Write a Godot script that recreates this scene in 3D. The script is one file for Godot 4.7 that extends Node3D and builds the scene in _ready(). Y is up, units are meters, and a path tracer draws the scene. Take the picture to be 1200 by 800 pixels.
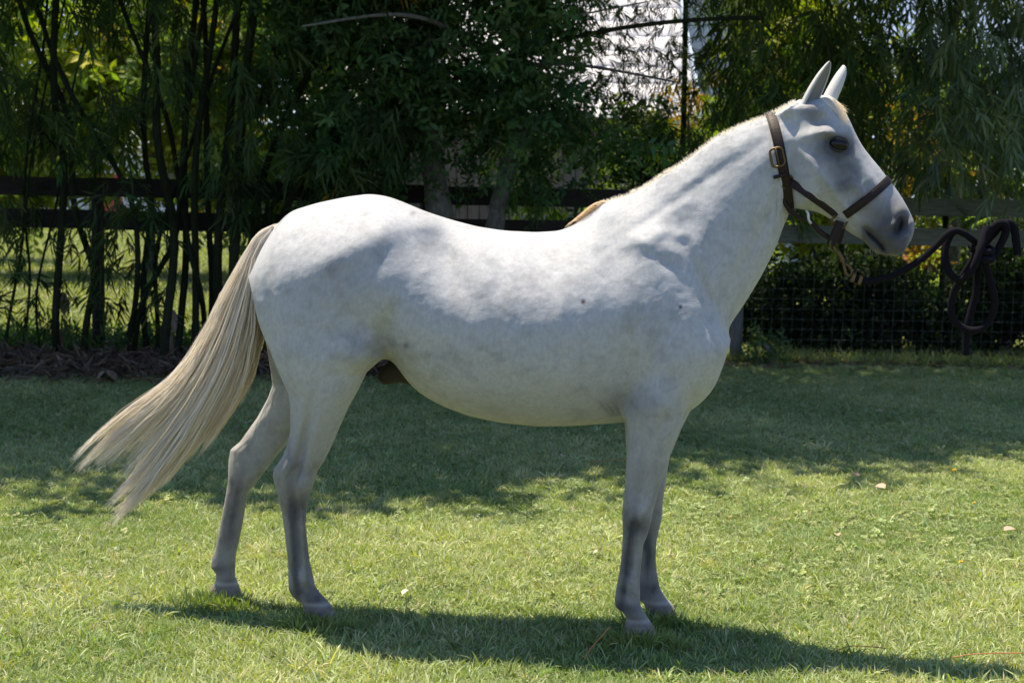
extends Node3D

var rng := RandomNumberGenerator.new()
var M := {}
var used := {}
var taken := {}

# ---------------------------------------------------------------- naming and small helpers
func numbered(called: String) -> String:
	var n: int = used.get(called, 0)
	used[called] = n + 1
	return called if n == 0 else "%s_%03d" % [called, n]

func numbered_in(parent: Node, called: String) -> String:
	var n: int = taken.get([parent, called], 0)
	taken[[parent, called]] = n + 1
	return called if n == 0 else "%s_%03d" % [called, n]

func tag(o: Node, label: String, category: String, group := "", kind := "") -> void:
	if label: o.set_meta("label", label)
	if category: o.set_meta("category", category)
	if group: o.set_meta("group", group)
	if kind: o.set_meta("kind", kind)

func thing(called: String, label: String, category: String, at := Vector3.ZERO, turn := 0.0, group := "") -> Node3D:
	var o := Node3D.new()
	o.name = numbered(called)
	o.position = at
	o.rotation.y = turn
	add_child(o)
	tag(o, label, category, group)
	return o

func part(called: String, mesh: Mesh, mat: Material, parent: Node, at := Transform3D()) -> MeshInstance3D:
	var o := MeshInstance3D.new()
	o.mesh = mesh
	o.material_override = mat
	o.transform = at
	if parent == self:
		o.name = numbered(called)
		add_child(o)
	else:
		o.name = numbered_in(parent, called)
		parent.add_child(o)
	return o

func many(called: String, mesh: Mesh, mat: Material, places: Array, tints: Array, parent: Node) -> MultiMeshInstance3D:
	var mm := MultiMesh.new()
	mm.transform_format = MultiMesh.TRANSFORM_3D
	mm.use_colors = tints.size() > 0
	mm.mesh = mesh
	mm.instance_count = places.size()
	for i in places.size():
		mm.set_instance_transform(i, places[i])
		if tints.size() > 0: mm.set_instance_color(i, tints[i])
	var o := MultiMeshInstance3D.new()
	o.multimesh = mm
	o.material_override = mat
	if parent == self:
		o.name = numbered(called)
		add_child(o)
	else:
		o.name = numbered_in(parent, called)
		parent.add_child(o)
	o.set_meta("kind", "stuff")
	return o

func lin(r: float, g: float, b: float) -> Color:   # real-world base colour to the sRGB that albedo_color wants
	return Color(r, g, b).linear_to_srgb()

func mat(c: Color, rough := 0.8, metal := 0.0) -> StandardMaterial3D:
	var m := StandardMaterial3D.new()
	m.albedo_color = c
	m.roughness = rough
	m.metallic = metal
	return m

func noise_tex(seed_: int, freq: float, octaves: int, ramp: Array, size := 512, warp := 0.0) -> NoiseTexture2D:
	var n := FastNoiseLite.new()
	n.seed = seed_
	n.noise_type = FastNoiseLite.TYPE_SIMPLEX_SMOOTH
	n.frequency = freq
	n.fractal_octaves = octaves
	if warp > 0.0:
		n.domain_warp_enabled = true
		n.domain_warp_amplitude = warp
	var t := NoiseTexture2D.new()
	t.width = size
	t.height = size
	t.seamless = true
	t.noise = n
	if ramp.size() > 0:
		var g := Gradient.new()
		var offs := PackedFloat32Array()
		var cols := PackedColorArray()
		for i in ramp.size():
			offs.append(float(i) / (ramp.size() - 1))
			cols.append(ramp[i])
		g.offsets = offs
		g.colors = cols
		t.color_ramp = g
	return t

func tri(m: StandardMaterial3D, scale: Vector3) -> StandardMaterial3D:
	m.uv1_triplanar = true
	m.uv1_world_triplanar = true
	m.uv1_scale = scale
	return m

func quad(st: SurfaceTool, a: Vector3, b: Vector3, c: Vector3, d: Vector3) -> void:
	for p in [a, b, c, a, c, d]: st.add_vertex(p)

func begin() -> SurfaceTool:
	var st := SurfaceTool.new()
	st.begin(Mesh.PRIMITIVE_TRIANGLES)
	return st

func finish(st: SurfaceTool) -> ArrayMesh:
	st.generate_normals()
	return st.commit()

# a box with chamfered long edges, its axis along x; size = length, height, thickness; slightly uneven when wob > 0
func board_mesh(size: Vector3, c := 0.004, wob := 0.0) -> ArrayMesh:
	var st := begin()
	st.set_smooth_group(-1)
	var n := 8 if wob > 0.0 else 1
	var ring := func(x: float, dy: float, dz: float, shrink: float) -> Array:
		var h := size.y / 2 - shrink
		var t := size.z / 2 - shrink
		var k := c
		return [Vector3(x, dy - h + k, dz + t), Vector3(x, dy + h - k, dz + t), Vector3(x, dy + h, dz + t - k), Vector3(x, dy + h, dz - t + k), Vector3(x, dy + h - k, dz - t), Vector3(x, dy - h + k, dz - t), Vector3(x, dy - h, dz - t + k), Vector3(x, dy - h, dz + t - k)]
	var prev: Array = []
	for i in n + 1:
		var x := -size.x / 2 + size.x * i / n
		var r: Array = ring.call(x, rng.randf_range(-wob, wob), rng.randf_range(-wob, wob), rng.randf_range(0.0, wob))
		if i > 0:
			for k in 8: quad(st, prev[k], prev[(k + 1) % 8], r[(k + 1) % 8], r[k])
		if i == 0 or i == n:
			for k in range(1, 7):
				if i == 0:
					for p in [r[0], r[k], r[k + 1]]: st.add_vertex(p)
				else:
					for p in [r[0], r[k + 1], r[k]]: st.add_vertex(p)
		prev = r
	return finish(st)

# tube along points; radii per point
func tube(st: SurfaceTool, pts: PackedVector3Array, radii: PackedFloat32Array, sides := 8, cap := true, col: Variant = null) -> void:
	var rings: Array = []
	var ref := Vector3.UP
	var t0 := (pts[1] - pts[0]).normalized()
	if absf(t0.dot(ref)) > 0.9: ref = Vector3.RIGHT
	for i in pts.size():
		var t := (pts[mini(i + 1, pts.size() - 1)] - pts[maxi(i - 1, 0)]).normalized()
		var a := (ref - t * ref.dot(t)).normalized()
		ref = a
		var b := t.cross(a)
		var r := PackedVector3Array()
		for k in sides:
			var w := TAU * k / sides
			r.append(pts[i] + (a * cos(w) + b * sin(w)) * radii[i])
		rings.append(r)
	if col != null: st.set_color(col)
	for i in rings.size() - 1:
		for k in sides:
			var k2 := (k + 1) % sides
			quad(st, rings[i][k], rings[i + 1][k], rings[i + 1][k2], rings[i][k2])
	if cap:
		for k in range(1, sides - 1):
			for p in [rings[0][0], rings[0][k], rings[0][k + 1]]: st.add_vertex(p)
			var e: PackedVector3Array = rings[-1]
			for p in [e[0], e[k + 1], e[k]]: st.add_vertex(p)

# smooth curve through points, n steps per span
func curve(pts: Array, n: int) -> PackedVector3Array:
	var out := PackedVector3Array()
	for i in pts.size() - 1:
		var p0: Vector3 = pts[maxi(i - 1, 0)]
		var p1: Vector3 = pts[i]
		var p2: Vector3 = pts[i + 1]
		var p3: Vector3 = pts[mini(i + 2, pts.size() - 1)]
		for k in n: out.append(p1.cubic_interpolate(p2, p0, p3, float(k) / n))
	out.append(pts[-1])
	return out

func same(n: int, r: float) -> PackedFloat32Array:
	var a := PackedFloat32Array()
	a.resize(n)
	a.fill(r)
	return a

func v3s(flat: Array, z := 0.0) -> Array:      # [x, y, x, y ...] to points
	var out := []
	for i in range(0, flat.size(), 2): out.append(Vector3(flat[i], flat[i + 1], z))
	return out

func along(pts: PackedVector3Array, t: float) -> Vector3:
	var f := clampf(t, 0.0, 1.0) * (pts.size() - 1)
	var i := mini(int(f), pts.size() - 2)
	return pts[i].lerp(pts[i + 1], f - i)

# ---------------------------------------------------------------- the horse: a field of lofted sections
const DU := 0.004
var chains: Array = []

class Chain:
	var o: Vector2
	var d: Vector2
	var u0: float
	var u1: float
	var c := PackedFloat32Array()
	var a := PackedFloat32Array()
	var w := PackedFloat32Array()
	var l := PackedFloat32Array()
	var kt := PackedFloat32Array()
	var kb := PackedFloat32Array()
	var k: float
	var vmin := 1e9
	var vmax := -1e9
	var lmin := 1e9
	var lmax := -1e9

func table(pts: Array, u0: float, n: int, comp: int, smooth: int) -> PackedFloat32Array:
	var out := PackedFloat32Array()
	var j := 0
	for i in n:
		var u := u0 + i * DU
		while j < pts.size() - 2 and pts[j + 1][0] < u: j += 1
		var t := clampf((u - pts[j][0]) / maxf(pts[j + 1][0] - pts[j][0], 1e-5), 0.0, 1.0)
		out.append(lerpf(pts[j][comp], pts[j + 1][comp], t))
	for pass_ in smooth:
		var b := out.duplicate()
		for i in range(1, n - 1):
			var r := mini(4, mini(i, n - 1 - i))
			var s := 0.0
			for q in range(-r, r + 1): s += b[i + q]
			out[i] = s / (2 * r + 1)
	return out

# top and bot: outlines [s, y, ...] in the plane; wid: [u, half width, sideways offset, narrowing above, narrowing below, ...]
func chain(o: Vector2, angle: float, top: Array, bot: Array, wid: Array, k: float, smooth := 2) -> Chain:
	var c := Chain.new()
	c.o = o
	c.d = Vector2.from_angle(deg_to_rad(angle))
	c.k = k
	var proj := func(a: Array) -> Array:
		var r := []
		for i in range(0, a.size(), 2):
			var p := Vector2(a[i], a[i + 1]) - o
			r.append([p.dot(c.d), p.dot(Vector2(-c.d.y, c.d.x))])
		r.sort_custom(func(x, y): return x[0] < y[0])
		return r
	var tp: Array = proj.call(top)
	var bt: Array = proj.call(bot)
	var wd := []
	for i in range(0, wid.size(), 5): wd.append(wid.slice(i, i + 5))
	c.u0 = maxf(tp[0][0], bt[0][0])
	c.u1 = minf(tp[-1][0], bt[-1][0])
	var n := int((c.u1 - c.u0) / DU) + 2
	var t := table(tp, c.u0, n, 1, smooth)
	var b := table(bt, c.u0, n, 1, smooth)
	c.w = table(wd, c.u0, n, 1, 4)
	c.l = table(wd, c.u0, n, 2, 4)
	c.kt = table(wd, c.u0, n, 3, 4)
	c.kb = table(wd, c.u0, n, 4, 4)
	for i in n:
		c.c.append((t[i] + b[i]) / 2)
		c.a.append(maxf((t[i] - b[i]) / 2, 0.004))
		c.vmin = minf(c.vmin, b[i])
		c.vmax = maxf(c.vmax, t[i])
		c.lmin = minf(c.lmin, c.l[i] - c.w[i])
		c.lmax = maxf(c.lmax, c.l[i] + c.w[i])
	chains.append(c)
	return c

func field(x: float, y: float, z: float) -> float:
	var f := 0.12
	for c: Chain in chains:
		var m: float = c.k + 0.03
		if z < c.lmin - m or z > c.lmax + m: continue
		var px: float = x - c.o.x
		var py: float = y - c.o.y
		var u: float = px * c.d.x + py * c.d.y
		if u < c.u0 - m or u > c.u1 + m: continue
		var v: float = py * c.d.x - px * c.d.y
		if v < c.vmin - m or v > c.vmax + m: continue
		var q: float = clampf((u - c.u0) / DU, 0.0, c.c.size() - 1.001)
		var i := int(q)
		var t := q - i
		var a: float = c.a[i] + (c.a[i + 1] - c.a[i]) * t
		var w: float = c.w[i] + (c.w[i + 1] - c.w[i]) * t
		v -= c.c[i] + (c.c[i + 1] - c.c[i]) * t
		var lz: float = z - (c.l[i] + (c.l[i + 1] - c.l[i]) * t)
		var vn := clampf(v / a, -1.0, 1.0)
		w *= 1.0 - (c.kt[i] if vn > 0.0 else c.kb[i]) * vn * vn
		var va := v / a
		var za := lz / w
		var r := sqrt(va * va + za * za)
		var g := sqrt(va * va / (a * a) + za * za / (w * w))
		var e := -minf(a, w) if r < 0.1 else (r - 1.0) * r / g
		if u < c.u0: e = maxf(e, c.u0 - u)
		elif u > c.u1: e = maxf(e, u - c.u1)
		# smooth minimum
		var h: float = maxf(c.k - absf(f - e), 0.0) / c.k
		f = minf(f, e) - h * h * c.k * 0.25
	return f

func surf_z(x: float, y: float, side := 1.0) -> float:      # where a sideways line meets the near (or far) flank
	var z := 0.36
	while z > -0.2 and field(x, y, z * side) > 0.0: z -= 0.004
	return z * side

func relief_at(x: float, y: float) -> float:
	var b := head_relief() if x > 0.9 and y > 1.2 else horse_relief()
	var e := 0.0
	for k in range(0, b.size(), 6): e += blob_fall(b, k, x, y) * b[k + 5]
	return e

func skin_z(x: float, y: float, side := 1.0) -> float:      # the same with the sculpted relief
	return surf_z(x, y, side) + side * maxf(relief_at(x, y), -0.01)

# surface nets by walking along the surface
func surface_nets(seed_: Vector3, cell: float) -> Array:
	var o := Vector3(-1.3, -0.2, -0.45)
	var nx := int(2.9 / cell)
	var ny := int(2.2 / cell)
	var vals := {}
	var vert := {}
	var verts := PackedVector3Array()
	var faces := PackedInt32Array()
	var sx := 1
	var sy := nx
	var sz := nx * ny
	var ci := Vector3i(((seed_ - o) / cell).floor())
	var queue := PackedInt64Array()
	var seen := {}
	for k in range(-4, 5):      # a row of cells across the skin
		queue.append(ci.x * sx + ci.y * sy + (ci.z + k) * sz)
		seen[queue[-1]] = true
	var offs := [0, sx, sy, sx + sy, sz, sx + sz, sy + sz, sx + sy + sz]
	var edges := [[0, 1], [2, 3], [4, 5], [6, 7], [0, 2], [1, 3], [4, 6], [5, 7], [0, 4], [1, 5], [2, 6], [3, 7]]
	var at := 0
	var cells := PackedInt64Array()
	var v8 := PackedFloat32Array()
	v8.resize(8)
	while at < queue.size():
		var id := queue[at]
		at += 1
		var z := int(id / sz)
		var y := int((id % sz) / sy)
		var x := int(id % sy)
		var neg := 0
		for k in 8:
			var key: int = id + offs[k]
			if vals.has(key):
				v8[k] = vals[key]
			else:
				var f := field(o.x + (x + (k & 1)) * cell, o.y + (y + ((k >> 1) & 1)) * cell, o.z + (z + (k >> 2)) * cell)
				vals[key] = f
				v8[k] = f
			if v8[k] < 0.0: neg |= 1 << k
		if neg == 0 or neg == 255: continue
		var s := Vector3.ZERO
		var n := 0
		for e in edges:
			var fa: float = v8[e[0]]
			var fb: float = v8[e[1]]
			if (fa < 0.0) != (fb < 0.0):
				var t := fa / (fa - fb)
				var a: int = e[0]
				var b: int = e[1]
				s += Vector3(lerpf(a & 1, b & 1, t), lerpf((a >> 1) & 1, (b >> 1) & 1, t), lerpf(a >> 2, b >> 2, t))
				n += 1
		vert[id] = verts.size()
		verts.append(o + (Vector3(x, y, z) + s / n) * cell)
		cells.append(id)
		# neighbours across faces that the surface cuts
		for q in [[0x55, -sx], [0xAA, sx], [0x33, -sy], [0xCC, sy], [0x0F, -sz], [0xF0, sz]]:
			var m: int = neg & q[0]
			if m != 0 and m != q[0]:
				var nid: int = id + q[1]
				if not seen.has(nid):
					seen[nid] = true
					queue.append(nid)
	for id in cells:
		var f0: float = vals[id]
		for ax in [[sx, sy, sz], [sy, sz, sx], [sz, sx, sy]]:
			var f1: float = vals[id + ax[0]]
			if (f0 < 0.0) == (f1 < 0.0): continue
			var ia: int = vert.get(id, -1)
			var ib: int = vert.get(id - ax[1], -1)
			var ic: int = vert.get(id - ax[1] - ax[2], -1)
			var idd: int = vert.get(id - ax[2], -1)
			if ia < 0 or ib < 0 or ic < 0 or idd < 0: continue
			if f0 < 0.0: faces.append_array([ia, ic, ib, ia, idd, ic])
			else: faces.append_array([ia, ib, ic, ia, ic, idd])
	return [verts, faces]

func normals_of(v: PackedVector3Array, f: PackedInt32Array) -> PackedVector3Array:
	var n := PackedVector3Array()
	n.resize(v.size())
	for i in range(0, f.size(), 3):
		var q := (v[f[i + 2]] - v[f[i]]).cross(v[f[i + 1]] - v[f[i]])
		n[f[i]] += q
		n[f[i + 1]] += q
		n[f[i + 2]] += q
	for i in n.size(): n[i] = n[i].normalized()
	return n

func relax(v: PackedVector3Array, f: PackedInt32Array, amount: float) -> PackedVector3Array:
	var s := PackedVector3Array()
	s.resize(v.size())
	var c := PackedInt32Array()
	c.resize(v.size())
	for i in range(0, f.size(), 3):
		var a := f[i]
		var b := f[i + 1]
		var d := f[i + 2]
		s[a] += v[b] + v[d]
		s[b] += v[a] + v[d]
		s[d] += v[a] + v[b]
		c[a] += 2
		c[b] += 2
		c[d] += 2
	for i in v.size():
		if c[i] > 0: s[i] = v[i].lerp(s[i] / c[i], amount)
	return s

func blob_fall(b: Array, k: int, x: float, y: float) -> float:   # gaussian b = [x, y, sx, sy, degrees, ...] in flat list at k (pixel sigmas, 333 px per metre)
	var dx: float = x - b[k]
	var dy: float = y - b[k + 1]
	var an: float = deg_to_rad(b[k + 4])
	var ca := cos(an)
	var sa := sin(an)
	var p: float = (dx * ca + dy * sa) * 333.0 / b[k + 2]
	var q: float = (dy * ca - dx * sa) * 333.0 / b[k + 3]
	var e := p * p + q * q
	return 0.0 if e > 9.0 else exp(-0.5 * e)

func leg_widths(rows: Array) -> Array:       # [height, half width, sideways] from the top down
	var out := []
	for r in rows: out.append_array([1.2 - r[0], r[1], r[2], 0.0, 0.0])
	return out

func build_horse_chains() -> void:
	chain(Vector2(0, 1.1), 0.0,
		[-0.925, 1.25, -0.923, 1.281, -0.909, 1.322, -0.882, 1.377, -0.844, 1.435, -0.799, 1.481, -0.747, 1.497, -0.709, 1.51, -0.606, 1.534, -0.516, 1.548, -0.448, 1.54, -0.379, 1.515, -0.321, 1.492, -0.227, 1.464, -0.133, 1.442, -0.039, 1.43, 0.078, 1.427, 0.168, 1.435, 0.232, 1.466, 0.306, 1.498, 0.407, 1.494, 0.497, 1.449, 0.588, 1.363, 0.665, 1.276, 0.712, 1.197, 0.744, 1.123, 0.755, 1.064],
		[-0.925, 1.244, -0.916, 1.177, -0.901, 1.095, -0.88, 1.028, -0.829, 0.952, -0.704, 0.919, -0.518, 0.947, -0.451, 0.965, -0.42, 0.963, -0.395, 0.927, -0.358, 0.876, -0.31, 0.838, -0.239, 0.802, -0.143, 0.77, -0.024, 0.75, 0.095, 0.743, 0.21, 0.747, 0.309, 0.757, 0.405, 0.768, 0.519, 0.779, 0.616, 0.803, 0.671, 0.845, 0.717, 0.901, 0.741, 0.959, 0.752, 1.019, 0.755, 1.058],
		[-0.925, 0.10, 0, 0.1, 0.1, -0.9, 0.16, 0, 0.15, 0.1, -0.85, 0.205, 0, 0.2, 0.1, -0.75, 0.245, 0, 0.22, 0.15, -0.6, 0.272, 0, 0.22, 0.2, -0.45, 0.275, 0, 0.2, 0.2, -0.33, 0.262, 0, 0.22, 0.1, -0.2, 0.265, 0, 0.25, 0.05, -0.05, 0.285, 0, 0.28, 0.05, 0.1, 0.29, 0, 0.35, 0.08, 0.25, 0.272, 0, 0.45, 0.12, 0.4, 0.245, 0, 0.5, 0.15, 0.5, 0.235, 0, 0.4, 0.15, 0.6, 0.22, 0, 0.3, 0.15, 0.7, 0.18, 0, 0.2, 0.1, 0.755, 0.1, 0, 0.1, 0.1], 0.05, 3)
	# neck
	chain(Vector2(0.45, 1.245), 42.3,
		[0.114, 1.314, 0.231, 1.422, 0.305, 1.533, 0.39, 1.562, 0.462, 1.599, 0.52, 1.641, 0.58, 1.678, 0.688, 1.767, 0.782, 1.814, 0.862, 1.844, 0.923, 1.867, 0.969, 1.894, 1.017, 1.915],
		[0.442, 0.843, 0.604, 0.909, 0.712, 1.027, 0.762, 1.124, 0.812, 1.203, 0.866, 1.302, 0.909, 1.398, 0.942, 1.504, 0.988, 1.587, 1.047, 1.69, 1.109, 1.778],
		[-0.25, 0.17, 0, 0.45, 0.1, -0.05, 0.19, 0, 0.45, 0.05, 0.08, 0.178, 0, 0.45, 0.05, 0.24, 0.138, 0, 0.5, 0.1, 0.4, 0.11, 0, 0.45, 0.1, 0.55, 0.096, 0, 0.4, 0.15, 0.65, 0.088, 0, 0.4, 0.2, 0.75, 0.08, 0, 0.4, 0.2], 0.07, 3)
	# head
	chain(Vector2(0.97, 1.875), -55.4,
		[0.939, 1.865, 0.966, 1.897, 1.005, 1.921, 1.05, 1.922, 1.09, 1.904, 1.115, 1.873, 1.137, 1.833, 1.156, 1.792, 1.181, 1.749, 1.212, 1.71, 1.242, 1.676, 1.265, 1.646, 1.292, 1.614, 1.32, 1.575, 1.346, 1.531, 1.362, 1.497, 1.366, 1.471, 1.355, 1.439, 1.348, 1.41, 1.326, 1.386, 1.304, 1.378],
		[0.85, 1.921, 0.882, 1.859, 0.914, 1.773, 0.929, 1.672, 0.936, 1.586, 0.946, 1.548, 0.964, 1.528, 0.987, 1.529, 1.01, 1.526, 1.042, 1.52, 1.088, 1.496, 1.14, 1.46, 1.171, 1.44, 1.198, 1.429, 1.211, 1.412, 1.229, 1.392, 1.252, 1.381, 1.281, 1.381, 1.301, 1.377],
		[-0.05, 0.06, 0, 0.3, 0.2, 0.04, 0.082, 0.005, 0.2, 0.2, 0.12, 0.1, 0.01, 0.2, 0.25, 0.18, 0.104, 0.015, 0.22, 0.3, 0.26, 0.096, 0.02, 0.3, 0.35, 0.34, 0.08, 0.03, 0.35, 0.4, 0.42, 0.066, 0.038, 0.3, 0.35, 0.5, 0.059, 0.045, 0.25, 0.25, 0.56, 0.062, 0.05, 0.2, 0.2, 0.61, 0.06, 0.055, 0.15, 0.15, 0.66, 0.045, 0.06, 0.1, 0.1], 0.025, 1)
	var o := Vector2(0, 1.2)
	# near hind, far hind, near fore, far fore
	chain(o, -90,
		[-0.472, 1.345, -0.426, 1.246, -0.403, 1.128, -0.408, 1.038, -0.431, 0.987, -0.467, 0.955, -0.497, 0.927, -0.504, 0.908, -0.526, 0.862, -0.556, 0.808, -0.586, 0.739, -0.615, 0.669, -0.645, 0.607, -0.668, 0.573, -0.679, 0.535, -0.693, 0.495, -0.708, 0.445, -0.712, 0.374, -0.706, 0.313, -0.696, 0.236, -0.685, 0.19, -0.675, 0.151, -0.659, 0.129, -0.633, 0.102, -0.613, 0.081, -0.6, 0.048, -0.596, -0.024],
		[-0.743, 1.338, -0.818, 1.25, -0.86, 1.174, -0.866, 1.099, -0.847, 1.024, -0.816, 0.95, -0.789, 0.89, -0.769, 0.846, -0.763, 0.785, -0.765, 0.709, -0.776, 0.663, -0.795, 0.616, -0.826, 0.572, -0.829, 0.551, -0.826, 0.532, -0.813, 0.484, -0.797, 0.417, -0.785, 0.325, -0.774, 0.232, -0.773, 0.17, -0.771, 0.133, -0.755, 0.109, -0.727, 0.091, -0.714, 0.07, -0.714, 0.042, -0.717, -0.03],
		leg_widths([[1.33, 0.03, 0.13], [1.24, 0.09, 0.13], [1.12, 0.123, 0.13], [0.98, 0.13, 0.13], [0.88, 0.11, 0.13], [0.76, 0.075, 0.125], [0.66, 0.053, 0.12], [0.58, 0.045, 0.115], [0.52, 0.045, 0.112], [0.44, 0.036, 0.11], [0.36, 0.028, 0.108], [0.22, 0.027, 0.106], [0.14, 0.034, 0.105], [0.10, 0.032, 0.105], [0.07, 0.034, 0.105], [0.04, 0.046, 0.105], [0.0, 0.056, 0.105]]), 0.045, 0)
	chain(o, -90,
		[-0.635, 1.228, -0.556, 1.137, -0.57, 1.012, -0.631, 0.885, -0.694, 0.82, -0.757, 0.739, -0.811, 0.673, -0.839, 0.618, -0.868, 0.585, -0.916, 0.519, -0.944, 0.48, -0.977, 0.437, -0.988, 0.386, -0.999, 0.313, -1.011, 0.256, -1.024, 0.199, -1.027, 0.15, -1.027, 0.114, -1.008, 0.073, -0.998, 0.037, -0.994, -0.044],
		[-0.793, 1.224, -0.887, 1.152, -0.925, 1.089, -0.928, 1.045, -0.915, 0.979, -0.898, 0.885, -0.892, 0.838, -0.909, 0.79, -0.949, 0.716, -0.989, 0.659, -1.013, 0.624, -1.048, 0.594, -1.054, 0.552, -1.054, 0.475, -1.067, 0.397, -1.083, 0.319, -1.102, 0.215, -1.115, 0.182, -1.119, 0.149, -1.099, 0.127, -1.099, 0.098, -1.122, 0.064, -1.125, 0.031, -1.128, -0.051],
		leg_widths([[1.2, 0.03, -0.12], [1.1, 0.10, -0.125], [0.98, 0.13, -0.13], [0.88, 0.11, -0.125], [0.76, 0.075, -0.12], [0.66, 0.053, -0.115], [0.58, 0.045, -0.11], [0.52, 0.045, -0.105], [0.44, 0.036, -0.1], [0.36, 0.028, -0.1], [0.22, 0.027, -0.1], [0.14, 0.034, -0.1], [0.10, 0.032, -0.1], [0.07, 0.034, -0.1], [0.04, 0.046, -0.1], [0.0, 0.056, -0.1]]), 0.045, 0)
	chain(o, -90,
		[0.506, 1.112, 0.567, 1.026, 0.614, 0.925, 0.611, 0.851, 0.604, 0.806, 0.59, 0.752, 0.567, 0.698, 0.559, 0.656, 0.547, 0.602, 0.528, 0.541, 0.515, 0.481, 0.508, 0.438, 0.498, 0.396, 0.484, 0.359, 0.48, 0.298, 0.476, 0.238, 0.478, 0.189, 0.48, 0.147, 0.495, 0.12, 0.516, 0.09, 0.532, 0.064, 0.539, 0.033, 0.541, -0.025],
		[0.405, 1.109, 0.399, 1.021, 0.396, 0.917, 0.407, 0.805, 0.417, 0.77, 0.42, 0.722, 0.417, 0.651, 0.414, 0.567, 0.409, 0.5, 0.407, 0.464, 0.41, 0.428, 0.412, 0.38, 0.409, 0.307, 0.402, 0.246, 0.394, 0.197, 0.39, 0.157, 0.396, 0.13, 0.42, 0.118, 0.433, 0.095, 0.428, 0.065, 0.426, 0.028, 0.428, -0.03],
		leg_widths([[1.08, 0.02, 0.12], [1.0, 0.05, 0.12], [0.92, 0.08, 0.12], [0.82, 0.086, 0.125], [0.72, 0.07, 0.128], [0.62, 0.056, 0.125], [0.52, 0.046, 0.122], [0.43, 0.044, 0.12], [0.38, 0.042, 0.12], [0.32, 0.031, 0.12], [0.2, 0.027, 0.12], [0.12, 0.036, 0.12], [0.085, 0.032, 0.12], [0.06, 0.036, 0.12], [0.03, 0.05, 0.12], [0.0, 0.056, 0.12]]), 0.04, 0)
	chain(o, -90,
		[0.695, 1.019, 0.697, 0.958, 0.656, 0.833, 0.613, 0.739, 0.571, 0.625, 0.559, 0.524, 0.552, 0.455, 0.551, 0.404, 0.54, 0.347, 0.534, 0.315, 0.534, 0.252, 0.539, 0.201, 0.547, 0.163, 0.554, 0.138, 0.573, 0.11, 0.599, 0.083, 0.615, 0.058, 0.619, 0.033, 0.624, -0.025],
		[0.375, 1.009, 0.377, 0.947, 0.404, 0.768, 0.409, 0.7, 0.418, 0.606, 0.43, 0.513, 0.439, 0.418, 0.447, 0.356, 0.443, 0.298, 0.443, 0.197, 0.448, 0.133, 0.465, 0.099, 0.493, 0.084, 0.504, 0.053, 0.504, 0.027, 0.503, -0.031],
		leg_widths([[1.1, 0.07, -0.12], [0.95, 0.1, -0.125], [0.82, 0.088, -0.13], [0.72, 0.07, -0.128], [0.62, 0.056, -0.125], [0.52, 0.046, -0.122], [0.43, 0.044, -0.12], [0.38, 0.042, -0.12], [0.32, 0.031, -0.12], [0.2, 0.027, -0.12], [0.12, 0.036, -0.12], [0.085, 0.032, -0.12], [0.06, 0.036, -0.12], [0.03, 0.05, -0.12], [0.0, 0.056, -0.12]]), 0.04, 0)

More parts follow.
